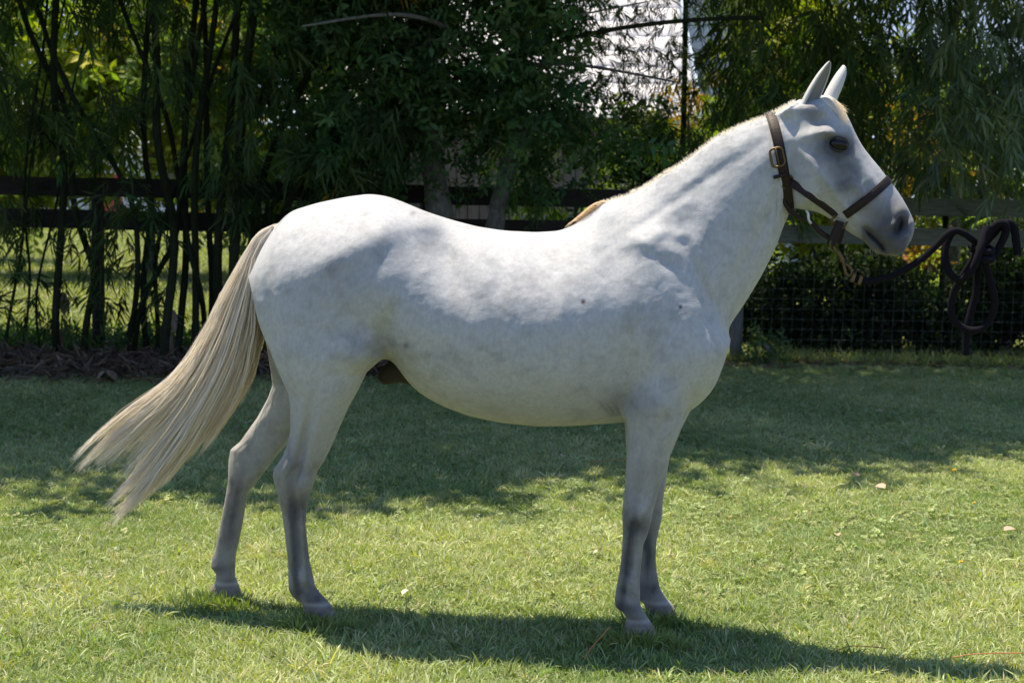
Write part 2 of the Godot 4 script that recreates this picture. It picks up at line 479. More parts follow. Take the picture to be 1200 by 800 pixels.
# relief pressed into both flanks: [x, y, long sigma, short sigma (px), degrees, height in m]
func horse_relief() -> Array:
	return [-0.302, 1.457, 13, 10, -40, 0.026, -0.239, 1.383, 30, 13, -70, -0.034, -0.161, 1.258, 26, 12, -60, -0.014, -0.287, 1.255, 30, 20, -60, -0.008, -0.099, 1.352, 42, 12, -78, 0.01, -0.369, 1.467, 22, 8, 25, 0.008, -0.485, 1.383, 46, 13, 27, 0.013, -0.49, 1.296, 50, 15, 25, -0.01, 0.41, 0.957, 34, 11, 86, -0.026, 0.391, 0.846, 22, 6, 60, -0.014, 0.512, 1.348, 60, 15, -62, 0.016, 0.462, 1.401, 9, 6, -20, 0.009, 0.501, 1.436, 8, 5, 20, 0.009, 0.545, 1.386, 9, 6, -30, 0.01, 0.571, 1.432, 7, 5, 0, 0.009, 0.527, 1.335, 12, 5, -40, -0.006, 0.425, 1.417, 20, 9, 10, 0.008, 0.596, 1.456, 10, 22, -30, -0.012, 0.344, 1.358, 40, 12, 90, -0.01, 0.568, 0.948, 30, 22, 60, 0.024, 0.482, 0.96, 40, 7, 75, -0.008, 0.712, 1.06, 13, 19, 0, 0.012, 0.623, 1.166, 14, 40, -20, 0.006, 0.647, 1.281, 64, 5, -66, -0.011, 0.681, 1.282, 50, 6, -66, 0.007, 0.753, 1.312, 30, 7, 65, 0.014, 0.82, 1.399, 50, 6, 62, -0.012, 0.732, 1.283, 40, 5, 63, -0.008, 0.699, 1.627, 70, 10, 40, -0.008, 0.548, 1.539, 70, 5, 36, -0.01, 0.521, 1.511, 60, 6, 36, 0.006, -0.498, 1.015, 20, 18, 0, 0.022, -0.416, 1.062, 30, 8, 70, -0.02, -0.452, 1.104, 36, 7, 72, 0.008, -0.675, 1.142, 60, 26, 80, 0.016, -0.79, 1.035, 66, 5, 100, -0.01, -0.763, 1.036, 60, 6, 98, 0.006, -0.732, 0.874, 46, 6, 95, -0.007, -0.612, 0.834, 40, 12, 65, 0.01, -0.583, 0.924, 40, 7, 62, -0.006, -0.71, 0.657, 44, 3.6, 76, -0.02, -0.743, 0.65, 42, 4, 73, 0.013, -0.68, 0.652, 40, 6, 72, 0.008, -0.775, 0.589, 9, 7, 80, 0.014, -0.742, 0.56, 12, 4, 85, -0.01, -0.712, 0.528, 11, 8, 85, 0.016, -0.741, 0.451, 11, 6, 80, -0.01, -0.731, 0.312, 44, 2.8, 94, -0.018, -0.707, 0.313, 46, 3.6, 94, 0.011, -0.749, 0.302, 44, 3, 94, 0.009, -0.712, 0.185, 9, 9, 0, 0.012, -0.688, 0.147, 10, 3.5, -25, -0.01, -0.651, 0.115, 9, 6, -20, 0.006, 0.477, 0.494, 10, 8, 60, 0.014, 0.452, 0.454, 9, 11, 0, 0.01, 0.467, 0.425, 8, 5, 0, -0.01, 0.485, 0.609, 44, 5, 84, 0.011, 0.459, 0.608, 46, 4.5, 86, -0.01, 0.514, 0.669, 50, 4.5, 78, -0.011, 0.541, 0.729, 40, 5, 76, 0.009, 0.438, 0.323, 38, 2.8, 85, -0.018, 0.459, 0.324, 42, 4, 86, 0.011, 0.419, 0.304, 38, 3, 84, 0.009, 0.439, 0.222, 10, 8, 0, 0.013, 0.461, 0.169, 12, 3.5, -30, -0.008, 0.473, 0.136, 9, 7, -30, 0.008, 0.531, 0.874, 24, 14, 20, 0.014, 0.515, 0.81, 26, 7, 10, -0.004, 0.013, 1.263, 60, 6, -88, 0.004, 0.1, 1.251, 60, 6, -88, -0.004, 0.186, 1.254, 60, 6, -90, 0.004, -0.038, 0.942, 60, 10, -20, -0.004]

func head_relief() -> Array:
	return [0.991, 1.584, 22, 18, -50, 0.015, 1.001, 1.686, 20, 12, -60, 0.008, 1.008, 1.78, 14, 4, 14, 0.012, 1.064, 1.784, 12, 3, -12, 0.012, 1.029, 1.826, 9, 6, 30, -0.016, 1.133, 1.751, 5, 12, -20, -0.007, 1.065, 1.71, 16, 3, -10, -0.006, 1.096, 1.711, 9, 2.5, -10, 0.005, 1.094, 1.749, 10, 7, -10, -0.016, 1.107, 1.655, 36, 5, -62, -0.012, 1.052, 1.622, 34, 3.5, -50, 0.012, 1.077, 1.574, 18, 8, -50, -0.008, 1.146, 1.598, 22, 5, -50, 0.007, 1.161, 1.644, 26, 4, -55, -0.007, 1.182, 1.548, 30, 6, -50, -0.006, 1.31, 1.525, 6, 8, -50, 0.013, 1.286, 1.485, 3.5, 9, -80, 0.013, 1.337, 1.489, 3.5, 9, -70, 0.01, 1.322, 1.452, 7, 4, 0, 0.009, 1.312, 1.48, 4, 6.5, -20, -0.045, 1.238, 1.447, 9, 8, 0, 0.008, 1.218, 1.449, 9, 2.2, -45, -0.02, 1.244, 1.424, 9, 2.2, -50, -0.02, 1.265, 1.401, 6, 2.2, -65, -0.018, 1.289, 1.431, 10, 8, -40, 0.01, 1.22, 1.406, 7, 6, -30, 0.01, 0.956, 1.557, 5, 14, 5, -0.014, 0.937, 1.657, 4, 34, -5, -0.012, 0.916, 1.77, 5, 20, -10, -0.008, 0.986, 1.842, 6, 10, 30, -0.008, 1.215, 1.634, 20, 3, -56, 0.005]

# coat marks: [x, y, long sigma, short sigma (px), degrees, strength of the grey skin-coloured mark]
func coat_marks() -> Array:
	return [1.301, 1.461, 16, 24, -20, 0.8, 1.272, 1.488, 26, 26, -40, 0.5, 1.135, 1.688, 24, 26, -50, 0.16, 1.077, 1.616, 20, 24, -50, 0.14, 1.214, 1.425, 12, 13, 0, 0.8, 1.276, 1.415, 14, 11, 0, 0.7, 1.303, 1.481, 4, 8, -15, 3, 1.21, 1.45, 7, 2, -45, 1.5, 1.236, 1.425, 7, 2, -50, 1.5, 1.257, 1.403, 5, 2, -62, 1.5, 1.309, 1.534, 12, 7, -55, 0.3, 1.226, 1.521, 22, 14, -50, 0.35, 1.087, 1.746, 15, 10, -10, 1.1, 1.05, 1.714, 18, 10, -30, 0.45, 1.123, 1.688, 10, 18, -20, 0.4, 1.095, 1.645, 20, 10, -60, 0.42, 1.172, 1.59, 26, 12, -50, 0.35, 1.131, 1.772, 8, 14, -20, 0.25, 1.009, 1.699, 14, 10, 0, 0.2, 1.004, 1.859, 9, 10, 20, 0.6, 1.035, 1.804, 10, 9, 30, 0.45, 0.989, 1.825, 6, 12, 20, 0.3, 1.137, 1.626, 10, 10, 0, 0.2, -0.415, 0.989, 16, 24, 60, 0.35, 0.413, 0.863, 14, 26, 85, 0.35, -0.742, 0.55, 40, 16, 90, 0.2, -0.732, 0.453, 12, 14, 90, 0.6, -0.747, 0.305, 50, 4, 94, 0.9, -0.701, 0.307, 50, 4, 94, 0.7, -0.739, 0.136, 24, 6, 0, 0.55, -0.647, 0.088, 20, 10, -20, 0.45, 0.451, 0.299, 60, 20, 90, 0.2, 0.47, 0.426, 10, 16, 80, 0.45, 0.425, 0.273, 46, 4, 84, 0.7, 0.429, 0.141, 18, 5, 0, 0.7, 0.486, 0.095, 24, 12, 0, 0.45, 0.257, 1.206, 1.6, 1.6, 0, 1.7, 0.581, 1.195, 1.3, 1.3, 0, 1.4, 0.335, 0.837, 9, 1.6, -55, 0.4, 0.358, 0.829, 9, 1.6, -58, 0.45, 0.382, 0.824, 9, 1.6, -62, 0.5, -0.77, 0.594, 12, 3, 78, 0.4, -0.753, 0.415, 6, 8, 0, 0.6, 0.453, 0.416, 6, 8, 0, 0.4, 0.469, 0.456, 7, 5, 0, 0.3, -0.718, 0.19, 10, 8, 0, -0.5, 0.442, 0.208, 9, 8, 0, -0.5, 0.474, 0.492, 9, 6, 60, -0.4, -0.727, 0.52, 10, 8, 85, -0.3, -0.719, 0.307, 40, 3, 94, -0.35, 0.462, 0.311, 40, 3, 86, -0.35, 0.485, 0.599, 36, 4, 84, -0.25, -0.348, 1.484, 2.5, 2, 0, 0.5, -0.341, 1.038, 3, 3, 0, 0.5, -0.866, 0.878, 12, 30, 80, 0.2, -0.911, 0.725, 30, 20, 60, 0.25, -0.274, 1.428, 40, 12, -60, 0.18, -0.523, 1.275, 50, 30, 20, 0.15]

func far_leg_marks() -> Array:
	return [-1.02, 0.389, 34, 4, 78, 0.6, -1.045, 0.368, 40, 16, 80, 0.35, -1.039, 0.471, 6, 5, 80, 0.8, -1.071, 0.149, 14, 6, 0, 0.5, -1.058, 0.078, 20, 10, 0, 0.45, 0.51, 0.31, 60, 14, 85, 0.3, 0.505, 0.272, 22, 3, 90, 0.95, 0.525, 0.147, 20, 8, 0, 0.65, 0.573, 0.086, 20, 10, 0, 0.4]

func build_horse(root: Node3D) -> void:
	build_horse_chains()
	var t0 := Time.get_ticks_msec()
	var got := surface_nets(Vector3(0.0, 1.0, surf_z(0.0, 1.0)), CELL)
	var v: PackedVector3Array = got[0]
	var f: PackedInt32Array = got[1]
	v = relax(v, f, 0.35)
	var n := normals_of(v, f)
	var body := horse_relief()
	var head := head_relief()
	var near_marks := coat_marks()
	var far_marks := far_leg_marks()
	var fine := FastNoiseLite.new()
	fine.seed = 5
	fine.frequency = 14.0
	fine.fractal_octaves = 3
	var mott := FastNoiseLite.new()
	mott.seed = 9
	mott.frequency = 5.0
	mott.fractal_octaves = 4
	for i in v.size():
		var p := v[i]
		var is_head := p.x > 0.9 and p.y > 1.2
		var b := head if is_head else body
		var wgt := clampf(absf(n[i].z) * 1.6 - 0.25, 0.0, 1.0)
		if wgt <= 0.0: continue
		var e := 0.0
		var far_leg := p.z < 0.0 and p.y < 0.8
		if not far_leg:
			for k in range(0, b.size(), 6):
				var g := blob_fall(b, k, p.x, p.y)
				if g > 0.0: e += g * b[k + 5]
		e += mott.get_noise_3d(p.x * 2.0, p.y * 2.0, p.z * 2.0) * 0.003
		v[i] = p + Vector3(0, 0, signf(n[i].z)) * e * wgt
	v = relax(v, f, 0.15)
	n = normals_of(v, f)
	var col := PackedColorArray()
	col.resize(v.size())
	var coat := Vector3(0.458, 0.463, 0.472)
	var leg := Vector3(0.29, 0.268, 0.235)
	var skin := Vector3(0.075, 0.072, 0.075)
	for i in v.size():
		var p := v[i]
		var c := coat
		if p.x < 0.9: c = c.lerp(leg, clampf((0.95 - p.y) / 0.55, 0.0, 1.0) * 0.9)
		var m := 0.0
		var marks := far_marks if p.z < 0.0 and p.y < 0.85 and p.x < 0.9 else near_marks
		for k in range(0, marks.size(), 6):
			if marks[k + 2] < 3.0 and p.z < 0.0: continue
			var g := blob_fall(marks, k, p.x, p.y)
			if marks[k + 5] < 0.0:
				c = c.lerp(Vector3(0.46, 0.455, 0.45), g * -marks[k + 5])
			elif g > 0.0: m = maxf(m, g * marks[k + 5]) + minf(m, g * marks[k + 5]) * 0.5
		m += maxf(0.0, mott.get_noise_3d(p.x, p.y, p.z) * 0.26 + fine.get_noise_3d(p.x, p.y, p.z) * 0.26)
		if p.x < 0.9: m += maxf(0.0, fine.get_noise_3d(p.x * 0.7, p.y * 0.4, p.z * 0.7) * 0.8) * clampf((0.75 - p.y) * 3.0, 0.0, 1.0)
		c = c.lerp(skin, clampf(m, 0.0, 0.95))
		if m > 1.3: c = c.lerp(Vector3(0.012, 0.011, 0.012), clampf((m - 1.3) * 1.2, 0.0, 1.0))
		var h := fine.get_noise_3d(p.x * 2.5, p.y * 2.5, p.z * 2.5)
		c *= 1.0 + h * 0.10 + fine.get_noise_3d(p.x * 7.0, p.y * 2.6, p.z * 7.0) * 0.16
		if p.x < 0.9: c = c.lerp(Vector3(0.185, 0.158, 0.143).lerp(Vector3(0.07, 0.06, 0.052), clampf((0.062 - p.y) * 40.0, 0.0, 1.0)) * (1.0 + h * 0.5 + 0.15 * sin(p.y * 900.0)), clampf((0.087 - p.y) * 90.0, 0.0, 1.0))
		if p.x < 0.9 and absf(p.y - 0.093) < 0.012: c = c.lerp(Vector3(0.46, 0.43, 0.40), 0.6 - absf(p.y - 0.093) * 50.0)
		col[i] = Color(c.x, c.y, c.z)
	# ears: cupped lofts joined to the same mesh
	var st := SurfaceTool.new()
	var arr := []
	arr.resize(Mesh.ARRAY_MAX)
	arr[Mesh.ARRAY_VERTEX] = v
	arr[Mesh.ARRAY_NORMAL] = n
	arr[Mesh.ARRAY_COLOR] = col
	arr[Mesh.ARRAY_INDEX] = f
	var am := ArrayMesh.new()
	am.add_surface_from_arrays(Mesh.PRIMITIVE_TRIANGLES, arr)
	st.begin(Mesh.PRIMITIVE_TRIANGLES)
	st.append_from(am, 0, Transform3D())
	st.append_from(ear_mesh(1.0), 0, Transform3D())
	st.append_from(ear_mesh(-1.0), 0, Transform3D())
	part("body", st.commit(), M.coat, root)
	print("horse ", v.size(), " verts ", Time.get_ticks_msec() - t0, " ms")

func ear_mesh(side: float) -> ArrayMesh:
	# spine from base to tip, half width, and the way the opening faces
	var spine: PackedVector3Array
	if side > 0: spine = curve(v3s([0.972, 1.83, 1, 1.905, 1.026, 1.962, 1.044, 1.999, 1.056, 2.026]), 5)
	else: spine = curve(v3s([1.046, 1.855, 1.08, 1.931, 1.101, 1.977, 1.114, 2.006, 1.118, 2.025]), 5)
	var st := begin()
	st.set_smooth_group(0)
	var rows: Array = []
	var n := spine.size()
	for i in n:
		var t := float(i) / (n - 1)
		var w := (0.0275 if side > 0 else 0.0235) * pow(1.0 - t, 0.78) * (1.12 + 0.75 * t) + 0.0006
		var p := spine[i] + Vector3(0, 0, side * lerpf(0.016, 0.060, pow(t, 0.6)))
		var up := (spine[mini(i + 1, n - 1)] - spine[maxi(i - 1, 0)]).normalized()
		var open := Vector3(0.62, -0.1, 0.78 * side)
		open = (open - up * open.dot(up)).normalized()
		var across := up.cross(open)
		var row := PackedVector3Array()
		for k in 15:
			var a := lerpf(-2.0, 2.0, k / 14.0)
			row.append(p - open * cos(a) * w * 0.85 + across * sin(a) * w + open * w * 0.2)
		for k in range(14, -1, -1):
			var a := lerpf(-2.0, 2.0, k / 14.0)
			var wi := maxf(w - 0.0045, w * 0.55)
			row.append(p - open * cos(a) * wi * 0.85 + across * sin(a) * wi + open * w * 0.2)
		rows.append(row)
	for i in n - 1:
		for k in 30:
			var k2 := (k + 1) % 30
			var inner := k >= 15 and k < 29
			st.set_color(Color(0.36, 0.345, 0.335) if inner else Color(0.56, 0.55, 0.54))
			quad(st, rows[i][k], rows[i + 1][k], rows[i + 1][k2], rows[i][k2])
	st.index()
	return finish(st)

func eye_of_horse(root: Node3D, side: float) -> void:
	var xy: Array = [1.094, 1.748]
	var z: float = surf_z(xy[0], xy[1], side) + side * (relief_at(xy[0], xy[1]) + 0.016)
	var c := Vector3(xy[0], xy[1], z - side * 0.002)
	var ball := SphereMesh.new()
	ball.radius = 0.022
	ball.height = 0.044
	ball.radial_segments = 40
	ball.rings = 20
	var tilt := Basis(Vector3.BACK, -0.2)
	part("eye", ball, M.eye, root, Transform3D(tilt * Basis.from_scale(Vector3(1.42, 0.98, 0.8)), c))
	# upper and lower lid, rolled skin that follows the ball
	for up in [1.0, -1.0]:
		var st := begin()
		st.set_smooth_group(0)
		var pts := PackedVector3Array()
		var rad := PackedFloat32Array()
		for i in 17:
			var a := PI * i / 16.0
			var x := -cos(a) * 0.031
			var y: float = pow(sin(a), 0.8) * (0.0225 if up > 0 else 0.021) * up
			var dz := 0.0075 * pow(sin(a), 0.7) - 0.001
			pts.append(c + tilt * Vector3(x, y, side * dz))
			rad.append(0.0014 + 0.0024 * sin(a))
		tube(st, pts, rad, 10)
		part("eyelid", finish(st), M.dark_skin, root)
	var ls := begin()
	for i in 34:
		var a := PI * (0.15 + 0.7 * i / 33.0)
		var p := c + tilt * Vector3(-cos(a) * 0.031, pow(sin(a), 0.8) * 0.0225, side * 0.010)
		var d := Vector3(-cos(a) * 0.4, -0.35 - 0.3 * (i % 2), side * 0.9)
		hair_strip(ls, PackedVector3Array([p, p + d * 0.006, p + d * 0.012 + Vector3(0, -0.003, 0)]), 0.0005, Color(0.06, 0.05, 0.05), Vector3(1, 0, 0))
	part("eyelashes", finish(ls), M.hair, root)

func tail_of_horse(root: Node3D) -> void:
	var A := curve(v3s([-0.856, 1.434, -0.918, 1.399, -0.968, 1.316, -1.033, 1.204, -1.098, 1.073, -1.18, 0.941, -1.279, 0.841, -1.413, 0.742, -1.532, 0.64, -1.63, 0.539]), 4)
	var B := curve(v3s([-0.856, 1.428, -0.915, 1.348, -0.945, 1.225, -0.985, 1.071, -1.042, 0.914, -1.127, 0.756, -1.222, 0.611, -1.318, 0.481, -1.399, 0.383, -1.467, 0.313]), 4)
	var C := curve(v3s([-0.856, 1.422, -0.905, 1.324, -0.914, 1.195, -0.91, 1.073, -0.923, 0.98, -0.944, 0.887, -0.985, 0.792, -1.041, 0.697, -1.111, 0.584, -1.206, 0.47]), 4)
	var st := begin()
	var r := RandomNumberGenerator.new()
	r.seed = 77
	var wav := FastNoiseLite.new()
	wav.seed = 3
	wav.frequency = 1.6
	for s in 6000:
		var t := r.randf()
		t = clampf(t + r.randf_range(-0.04, 0.04), 0.0, 1.0)
		var lock := floorf(t * 26.0 + r.randf() * 0.8)
		var lr := fposmod(sin(lock * 12.9898) * 43758.5, 1.0)
		var zz := r.randfn(0.0, 0.42)
		# each lobe ends in points; between and after the lobes the hair is shorter
		var ends := 1.0 - 0.26 * r.randf() * exp(-pow((t - 0.27) / 0.09, 2.0)) - 0.06 * exp(-pow((t - 0.27) / 0.05, 2.0)) - 0.12 * lr - absf(r.randfn(0.0, 0.10))
		if t > 0.62: ends -= (t - 0.62) * 0.55 * (0.5 + lr)
		if r.randf() < 0.25: ends *= r.randf_range(0.45, 1.0)
		var stray := 2.6 if r.randf() < 0.06 else 1.0
		var start := r.randf() * 0.30 if r.randf() < 0.55 else r.randf() * 0.03
		var shade := r.randf_range(0.78, 1.08) * (0.86 + 0.2 * lr)
		var warm := clampf(0.25 + 0.5 * lr + r.randfn(0.0, 0.15) + (t - 0.4) * 0.5, 0.0, 1.0)
		var base := Vector3(0.985, 0.965, 0.925).lerp(Vector3(0.95, 0.875, 0.75), warm) * shade
		var n := 15
		var prev: Array = []
		var w0 := r.randf_range(0.0007, 0.0018)
		var ang := r.randf() * PI
		var wob := r.randf_range(-1, 1)
		for i in n:
			var u := lerpf(start, maxf(ends, start + 0.2), float(i) / (n - 1))
			var p := along(A, u).lerp(along(B, u), t / 0.5) if t < 0.5 else along(B, u).lerp(along(C, u), (t - 0.5) / 0.5)
			var body := 0.022 + 0.055 * sin(clampf(u * 1.25, 0, 1) * PI)
			p.z += zz * body - 0.02
			var wv := wav.get_noise_3d(lock * 3.7, u * 2.2, s % 3) * 0.045 * u
			p += Vector3(0.7, 0.6, 0.8) * wv + Vector3(wav.get_noise_2d(s * 7.1, u * 3.0), wav.get_noise_2d(s * 3.3 + 50, u * 3.0), wob * 0.4) * 0.016 * u * stray
			var w := w0 * (1.0 - pow(u / maxf(ends, 0.3), 4.0) * 0.85)
			var tang := (along(B, minf(u + 0.03, 1.0)) - along(B, maxf(u - 0.03, 0.0))).normalized()
			var face := Vector3(-0.45, 0.35, clampf(zz * 2.0 + 0.5, -1.0, 1.0))
			var side_v := tang.cross(face).normalized().rotated(tang, (ang - PI * 0.5) * 0.55) * w
			var cc := base * (0.92 + 0.12 * u)
			if u < 0.22: cc = cc.lerp(Vector3(0.85, 0.84, 0.81), minf((0.22 - u) * 6.0, 1.0))
			var cur := [p - side_v, p + side_v]
			if i > 0:
				st.set_color(Color(cc.x, cc.y, cc.z))
				quad(st, prev[0], cur[0], cur[1], prev[1])
			prev = cur
	part("tail", finish(st), M.hair, root)
	# the dock inside the hair
	var d := begin()
	d.set_smooth_group(0)
	var dp := curve(v3s([-0.801, 1.423, -0.847, 1.395, -0.884, 1.346, -0.911, 1.263, -0.92, 1.165], -0.01), 4)
	var dr := PackedFloat32Array()
	for i in dp.size(): dr.append(lerpf(0.038, 0.014, float(i) / (dp.size() - 1)))
	d.set_color(Color(0.55, 0.54, 0.52))
	tube(d, dp, dr, 12, true, Color(0.55, 0.54, 0.52))
	part("dock", finish(d), M.coat, root)

func groin_of_horse(root: Node3D) -> void:
	var st := begin()
	st.set_smooth_group(0)
	var p := curve(v3s([-0.287, 0.909, -0.349, 0.925, -0.407, 0.923, -0.447, 0.9, -0.468, 0.884]), 6)
	var rr := PackedFloat32Array()
	for i in p.size(): rr.append(lerpf(0.06, 0.016, pow(float(i) / (p.size() - 1), 1.6)))
	tube(st, p, rr, 18)
	part("sheath", finish(st), M.groin, root)

func hair_strip(st: SurfaceTool, pts: PackedVector3Array, w: float, c: Color, across: Vector3) -> void:
	st.set_color(c)
	var n := pts.size()
	for i in n - 1:
		var wa := w * (1.0 - float(i) / (n - 1) * 0.9)
		var wb := w * (1.0 - float(i + 1) / (n - 1) * 0.9)
		quad(st, pts[i] - across * wa, pts[i + 1] - across * wb, pts[i + 1] + across * wb, pts[i] + across * wa)

func top_of(x: float, y: float, dir: Vector3) -> Vector3:    # out from inside along dir to the skin
	var p := Vector3(x, y, 0)
	var k := 0
	while k < 200 and field(p.x, p.y, p.z) < 0.0:
		p += dir * 0.003
		k += 1
	return p

func mane_of_horse(root: Node3D) -> void:
	var r := RandomNumberGenerator.new()
	r.seed = 12
	var st := begin()
	# roached crest: short fuzz
	var crest := curve(v3s([0.288, 1.518, 0.39, 1.553, 0.463, 1.59, 0.52, 1.632, 0.581, 1.669, 0.688, 1.758, 0.782, 1.804, 0.862, 1.834, 0.922, 1.855, 0.961, 1.885]), 8)
	for i in 1900:
		var t := r.randf()
		var p := along(crest, t)
		var nrm := Vector3(-0.62, 0.78, 0)
		p = top_of(p.x + nrm.x * -0.02, p.y + nrm.y * -0.02, nrm) + Vector3(0, -0.003, r.randfn(0, 0.012))
		var ln := r.randf_range(0.008, 0.02)
		var d := (nrm + Vector3(r.randfn(0.1, 0.3), r.randfn(0, 0.2), r.randfn(0, 0.5))).normalized()
		hair_strip(st, PackedVector3Array([p, p + d * ln * 0.6, p + d * ln + Vector3(0.002, -0.002, 0)]), 0.0007, Color(0.92, 0.915, 0.90), Vector3(0.6, 0.5, 0.6))
	part("mane", finish(st), M.hair, root)
	# longer lock left at the withers
	var wl := begin()
	for i in 260:
		var t := r.randf()
		var a: Array = [0.322, 1.543, 0.171, 1.432]
		var p0 := Vector3(lerpf(a[0], a[2] + 0.05, t), lerpf(a[1], a[3] + 0.045, t), r.randfn(0, 0.008))
		p0 = top_of(p0.x, p0.y - 0.06, Vector3.UP) + Vector3(0, -0.002, p0.z)
		var ln := r.randf_range(0.03, 0.075) * (1.0 - 0.3 * t)
		var dz := r.randf_range(-0.3, 0.9)
		var pts := PackedVector3Array()
		for k in 6:
			var q := k / 5.0
			pts.append(p0 + Vector3(-ln * q * 1.1, 0.010 * sin(q * 2.2) - ln * q * q * 0.85, dz * ln * q * 0.8))
		var c := Color(0.90, 0.83, 0.73).lerp(Color(0.45, 0.30, 0.20), clampf(r.randfn(0.05, 0.3), 0, 1))
		hair_strip(wl, pts, 0.0011, c, Vector3(0.3, 0.6, 0.7))
	part("withers_lock", finish(wl), M.hair, root)
	# forelock between the ears
	var fl := begin()
	for i in 620:
		var a: Array = [1.031, 1.908, 1.11, 1.804]
		var spread := r.randf()
		var x0: float = a[0] + spread * 0.035
		var y0: float = a[1] + r.randf_range(-0.01, 0.008)
		var x1: float = a[2] + spread * 0.014 + r.randfn(0, 0.006)
		var y1: float = lerpf(y0, a[3], r.randf_range(0.4, 1.0) * (0.6 + 0.4 * spread))
		var pts := PackedVector3Array()
		for k in 8:
			var q := k / 7.0
			var x := lerpf(x0, x1, q * (0.7 + 0.3 * q))
			var y := lerpf(y0, y1, q)
			pts.append(Vector3(x, y, maxf(skin_z(x, y), 0.0) + 0.002 + 0.004 * sin(q * 2.6) * (0.4 + spread)))
		hair_strip(fl, pts, 0.0011, Color(0.90, 0.885, 0.86).lerp(Color(0.84, 0.76, 0.66), pow(r.randf(), 3.0)) * r.randf_range(0.85, 1.1), Vector3(0.8, 0.5, 0.3).normalized())
	part("forelock", finish(fl), M.hair, root)
	# whiskers and the hair under the jaw
	var wh := begin()
	for i in 60:
		var a: Array = [1.203, 1.411, 1.344, 1.409]
		var t := r.randf()
		var p := Vector3(lerpf(a[0], a[2], t), lerpf(a[1], a[3], t) - 0.012, 0.05 + r.randfn(0, 0.02))
		var d := Vector3(r.randfn(0.1, 0.3), -1, r.randfn(0.1, 0.3)).normalized()
		hair_strip(wh, PackedVector3Array([p, p + d * 0.012, p + d * r.randf_range(0.02, 0.04) + Vector3(0.004, 0, 0)]), 0.0005, Color(0.4, 0.38, 0.36), Vector3(0.7, 0, 0.7))
	part("whiskers", finish(wh), M.hair, root)
	# ergot and fetlock tufts
	for q in [[-1.109, 0.162], [0.396, 0.136], [-0.761, 0.114]]:
		var z := -0.1 if q[0] < -0.95 else 0.115
		var tf := begin()
		for i in 90:
			var p := Vector3(q[0] + r.randf_range(0.0, 0.03), q[1] + r.randf_range(-0.012, 0.02), z + r.randfn(0, 0.012))
			var d := Vector3(-0.7, -0.8, r.randfn(0, 0.2))
			hair_strip(tf, PackedVector3Array([p, p + d * 0.01, p + d * r.randf_range(0.016, 0.032)]), 0.0008, Color(0.45, 0.42, 0.38), Vector3(0, 0, 1))
		part("fetlock_tuft", finish(tf), M.hair, root)

func hooves_of_horse(root: Node3D) -> void:
	for h in [[-0.653, 0.043, 0.105], [-1.066, 0.027, -0.1], [0.486, 0.031, 0.12], [0.563, 0.036, -0.12]]:
		var st := begin()
		st.set_smooth_group(0)
		var prev: Array = []
		for i in 7:
			var t := i / 6.0
			var y := lerpf(0.0, 0.05, t)
			var ring := []
			for k in 24:
				var a := TAU * k / 24
				var rx := lerpf(0.060, 0.040, t)
				var rz := lerpf(0.056, 0.036, t)
				var x := cos(a) * rx
				if x < -0.03: x = -0.03 + (x + 0.03) * 0.4
				ring.append(Vector3(h[0] + x + 0.008 - t * 0.022, y, h[2] + sin(a) * rz))
			if i > 0:
				st.set_color(Color(0.15, 0.125, 0.105) * (1.0 + 0.12 * sin(i * 2.0)))
				for k in 24: quad(st, prev[k], prev[(k + 1) % 24], ring[(k + 1) % 24], ring[k])
			prev = ring
		for k in 24:      # the coronet closes over the pastern
			for q in [prev[k], prev[(k + 1) % 24], Vector3(h[0] - 0.018, 0.062, h[2])]: st.add_vertex(q)
		part("hoof", finish(st), M.coat, root)

# ---------------------------------------------------------------- halter and rope
# points round the horse in the plane through c that holds dir (in the flank plane) and the sideways axis
func loop_round(c: Vector3, dir: Vector3, a0: float, a1: float, n: int, off: float) -> PackedVector3Array:
	var out := PackedVector3Array()
	for i in n + 1:
		var a := deg_to_rad(lerpf(a0, a1, float(i) / n))
		var d := dir * cos(a) + Vector3(0, 0, 1) * sin(a)
		var p := c
		var k := 0
		while k < 300 and field(p.x, p.y, p.z) < 0.0:
			p += d * 0.002
			k += 1
		out.append(p + d * off + Vector3(0, 0, signf(d.z)) * maxf(relief_at(p.x, p.y), 0.0) * clampf(absf(d.z) * 1.5 - 0.2, 0.0, 1.0))
	for pass_ in 2:
		var b := out.duplicate()
		for i in range(1, n): out[i] = (b[i - 1] + b[i] * 2.0 + b[i + 1]) / 4.0
	return out

# flat strap of thickness th and width w along points; across[i] is its width direction
func strap(pts: PackedVector3Array, across: Vector3, w: float, th: float, out_from: Vector3) -> ArrayMesh:
	var st := begin()
	st.set_smooth_group(-1)
	var prev: Array = []
	for i in pts.size():
		var t := (pts[mini(i + 1, pts.size() - 1)] - pts[maxi(i - 1, 0)]).normalized()
		var a := (across - t * across.dot(t)).normalized()
		var o := t.cross(a).normalized()
		if o.dot(pts[i] - out_from) < 0: o = -o
		var h := w / 2
		var e := 0.0012
		# raised rounded edges with stitched lines sunk beside them
		var r := [pts[i] - a * h, pts[i] - a * (h - e) + o * th, pts[i] - a * (h - 0.004) + o * th, pts[i] - a * (h - 0.005) + o * (th - 0.0007), pts[i] - a * (h - 0.006) + o * (th + 0.0004), pts[i] + o * (th + 0.0011), pts[i] + a * (h - 0.006) + o * (th + 0.0004), pts[i] + a * (h - 0.005) + o * (th - 0.0007), pts[i] + a * (h - 0.004) + o * th, pts[i] + a * (h - e) + o * th, pts[i] + a * h, pts[i] - o * 0.001]
		if i > 0:
			for k in 12:
				quad(st, prev[k], prev[(k + 1) % 12], r[(k + 1) % 12], r[k])
		prev = r
	return finish(st)

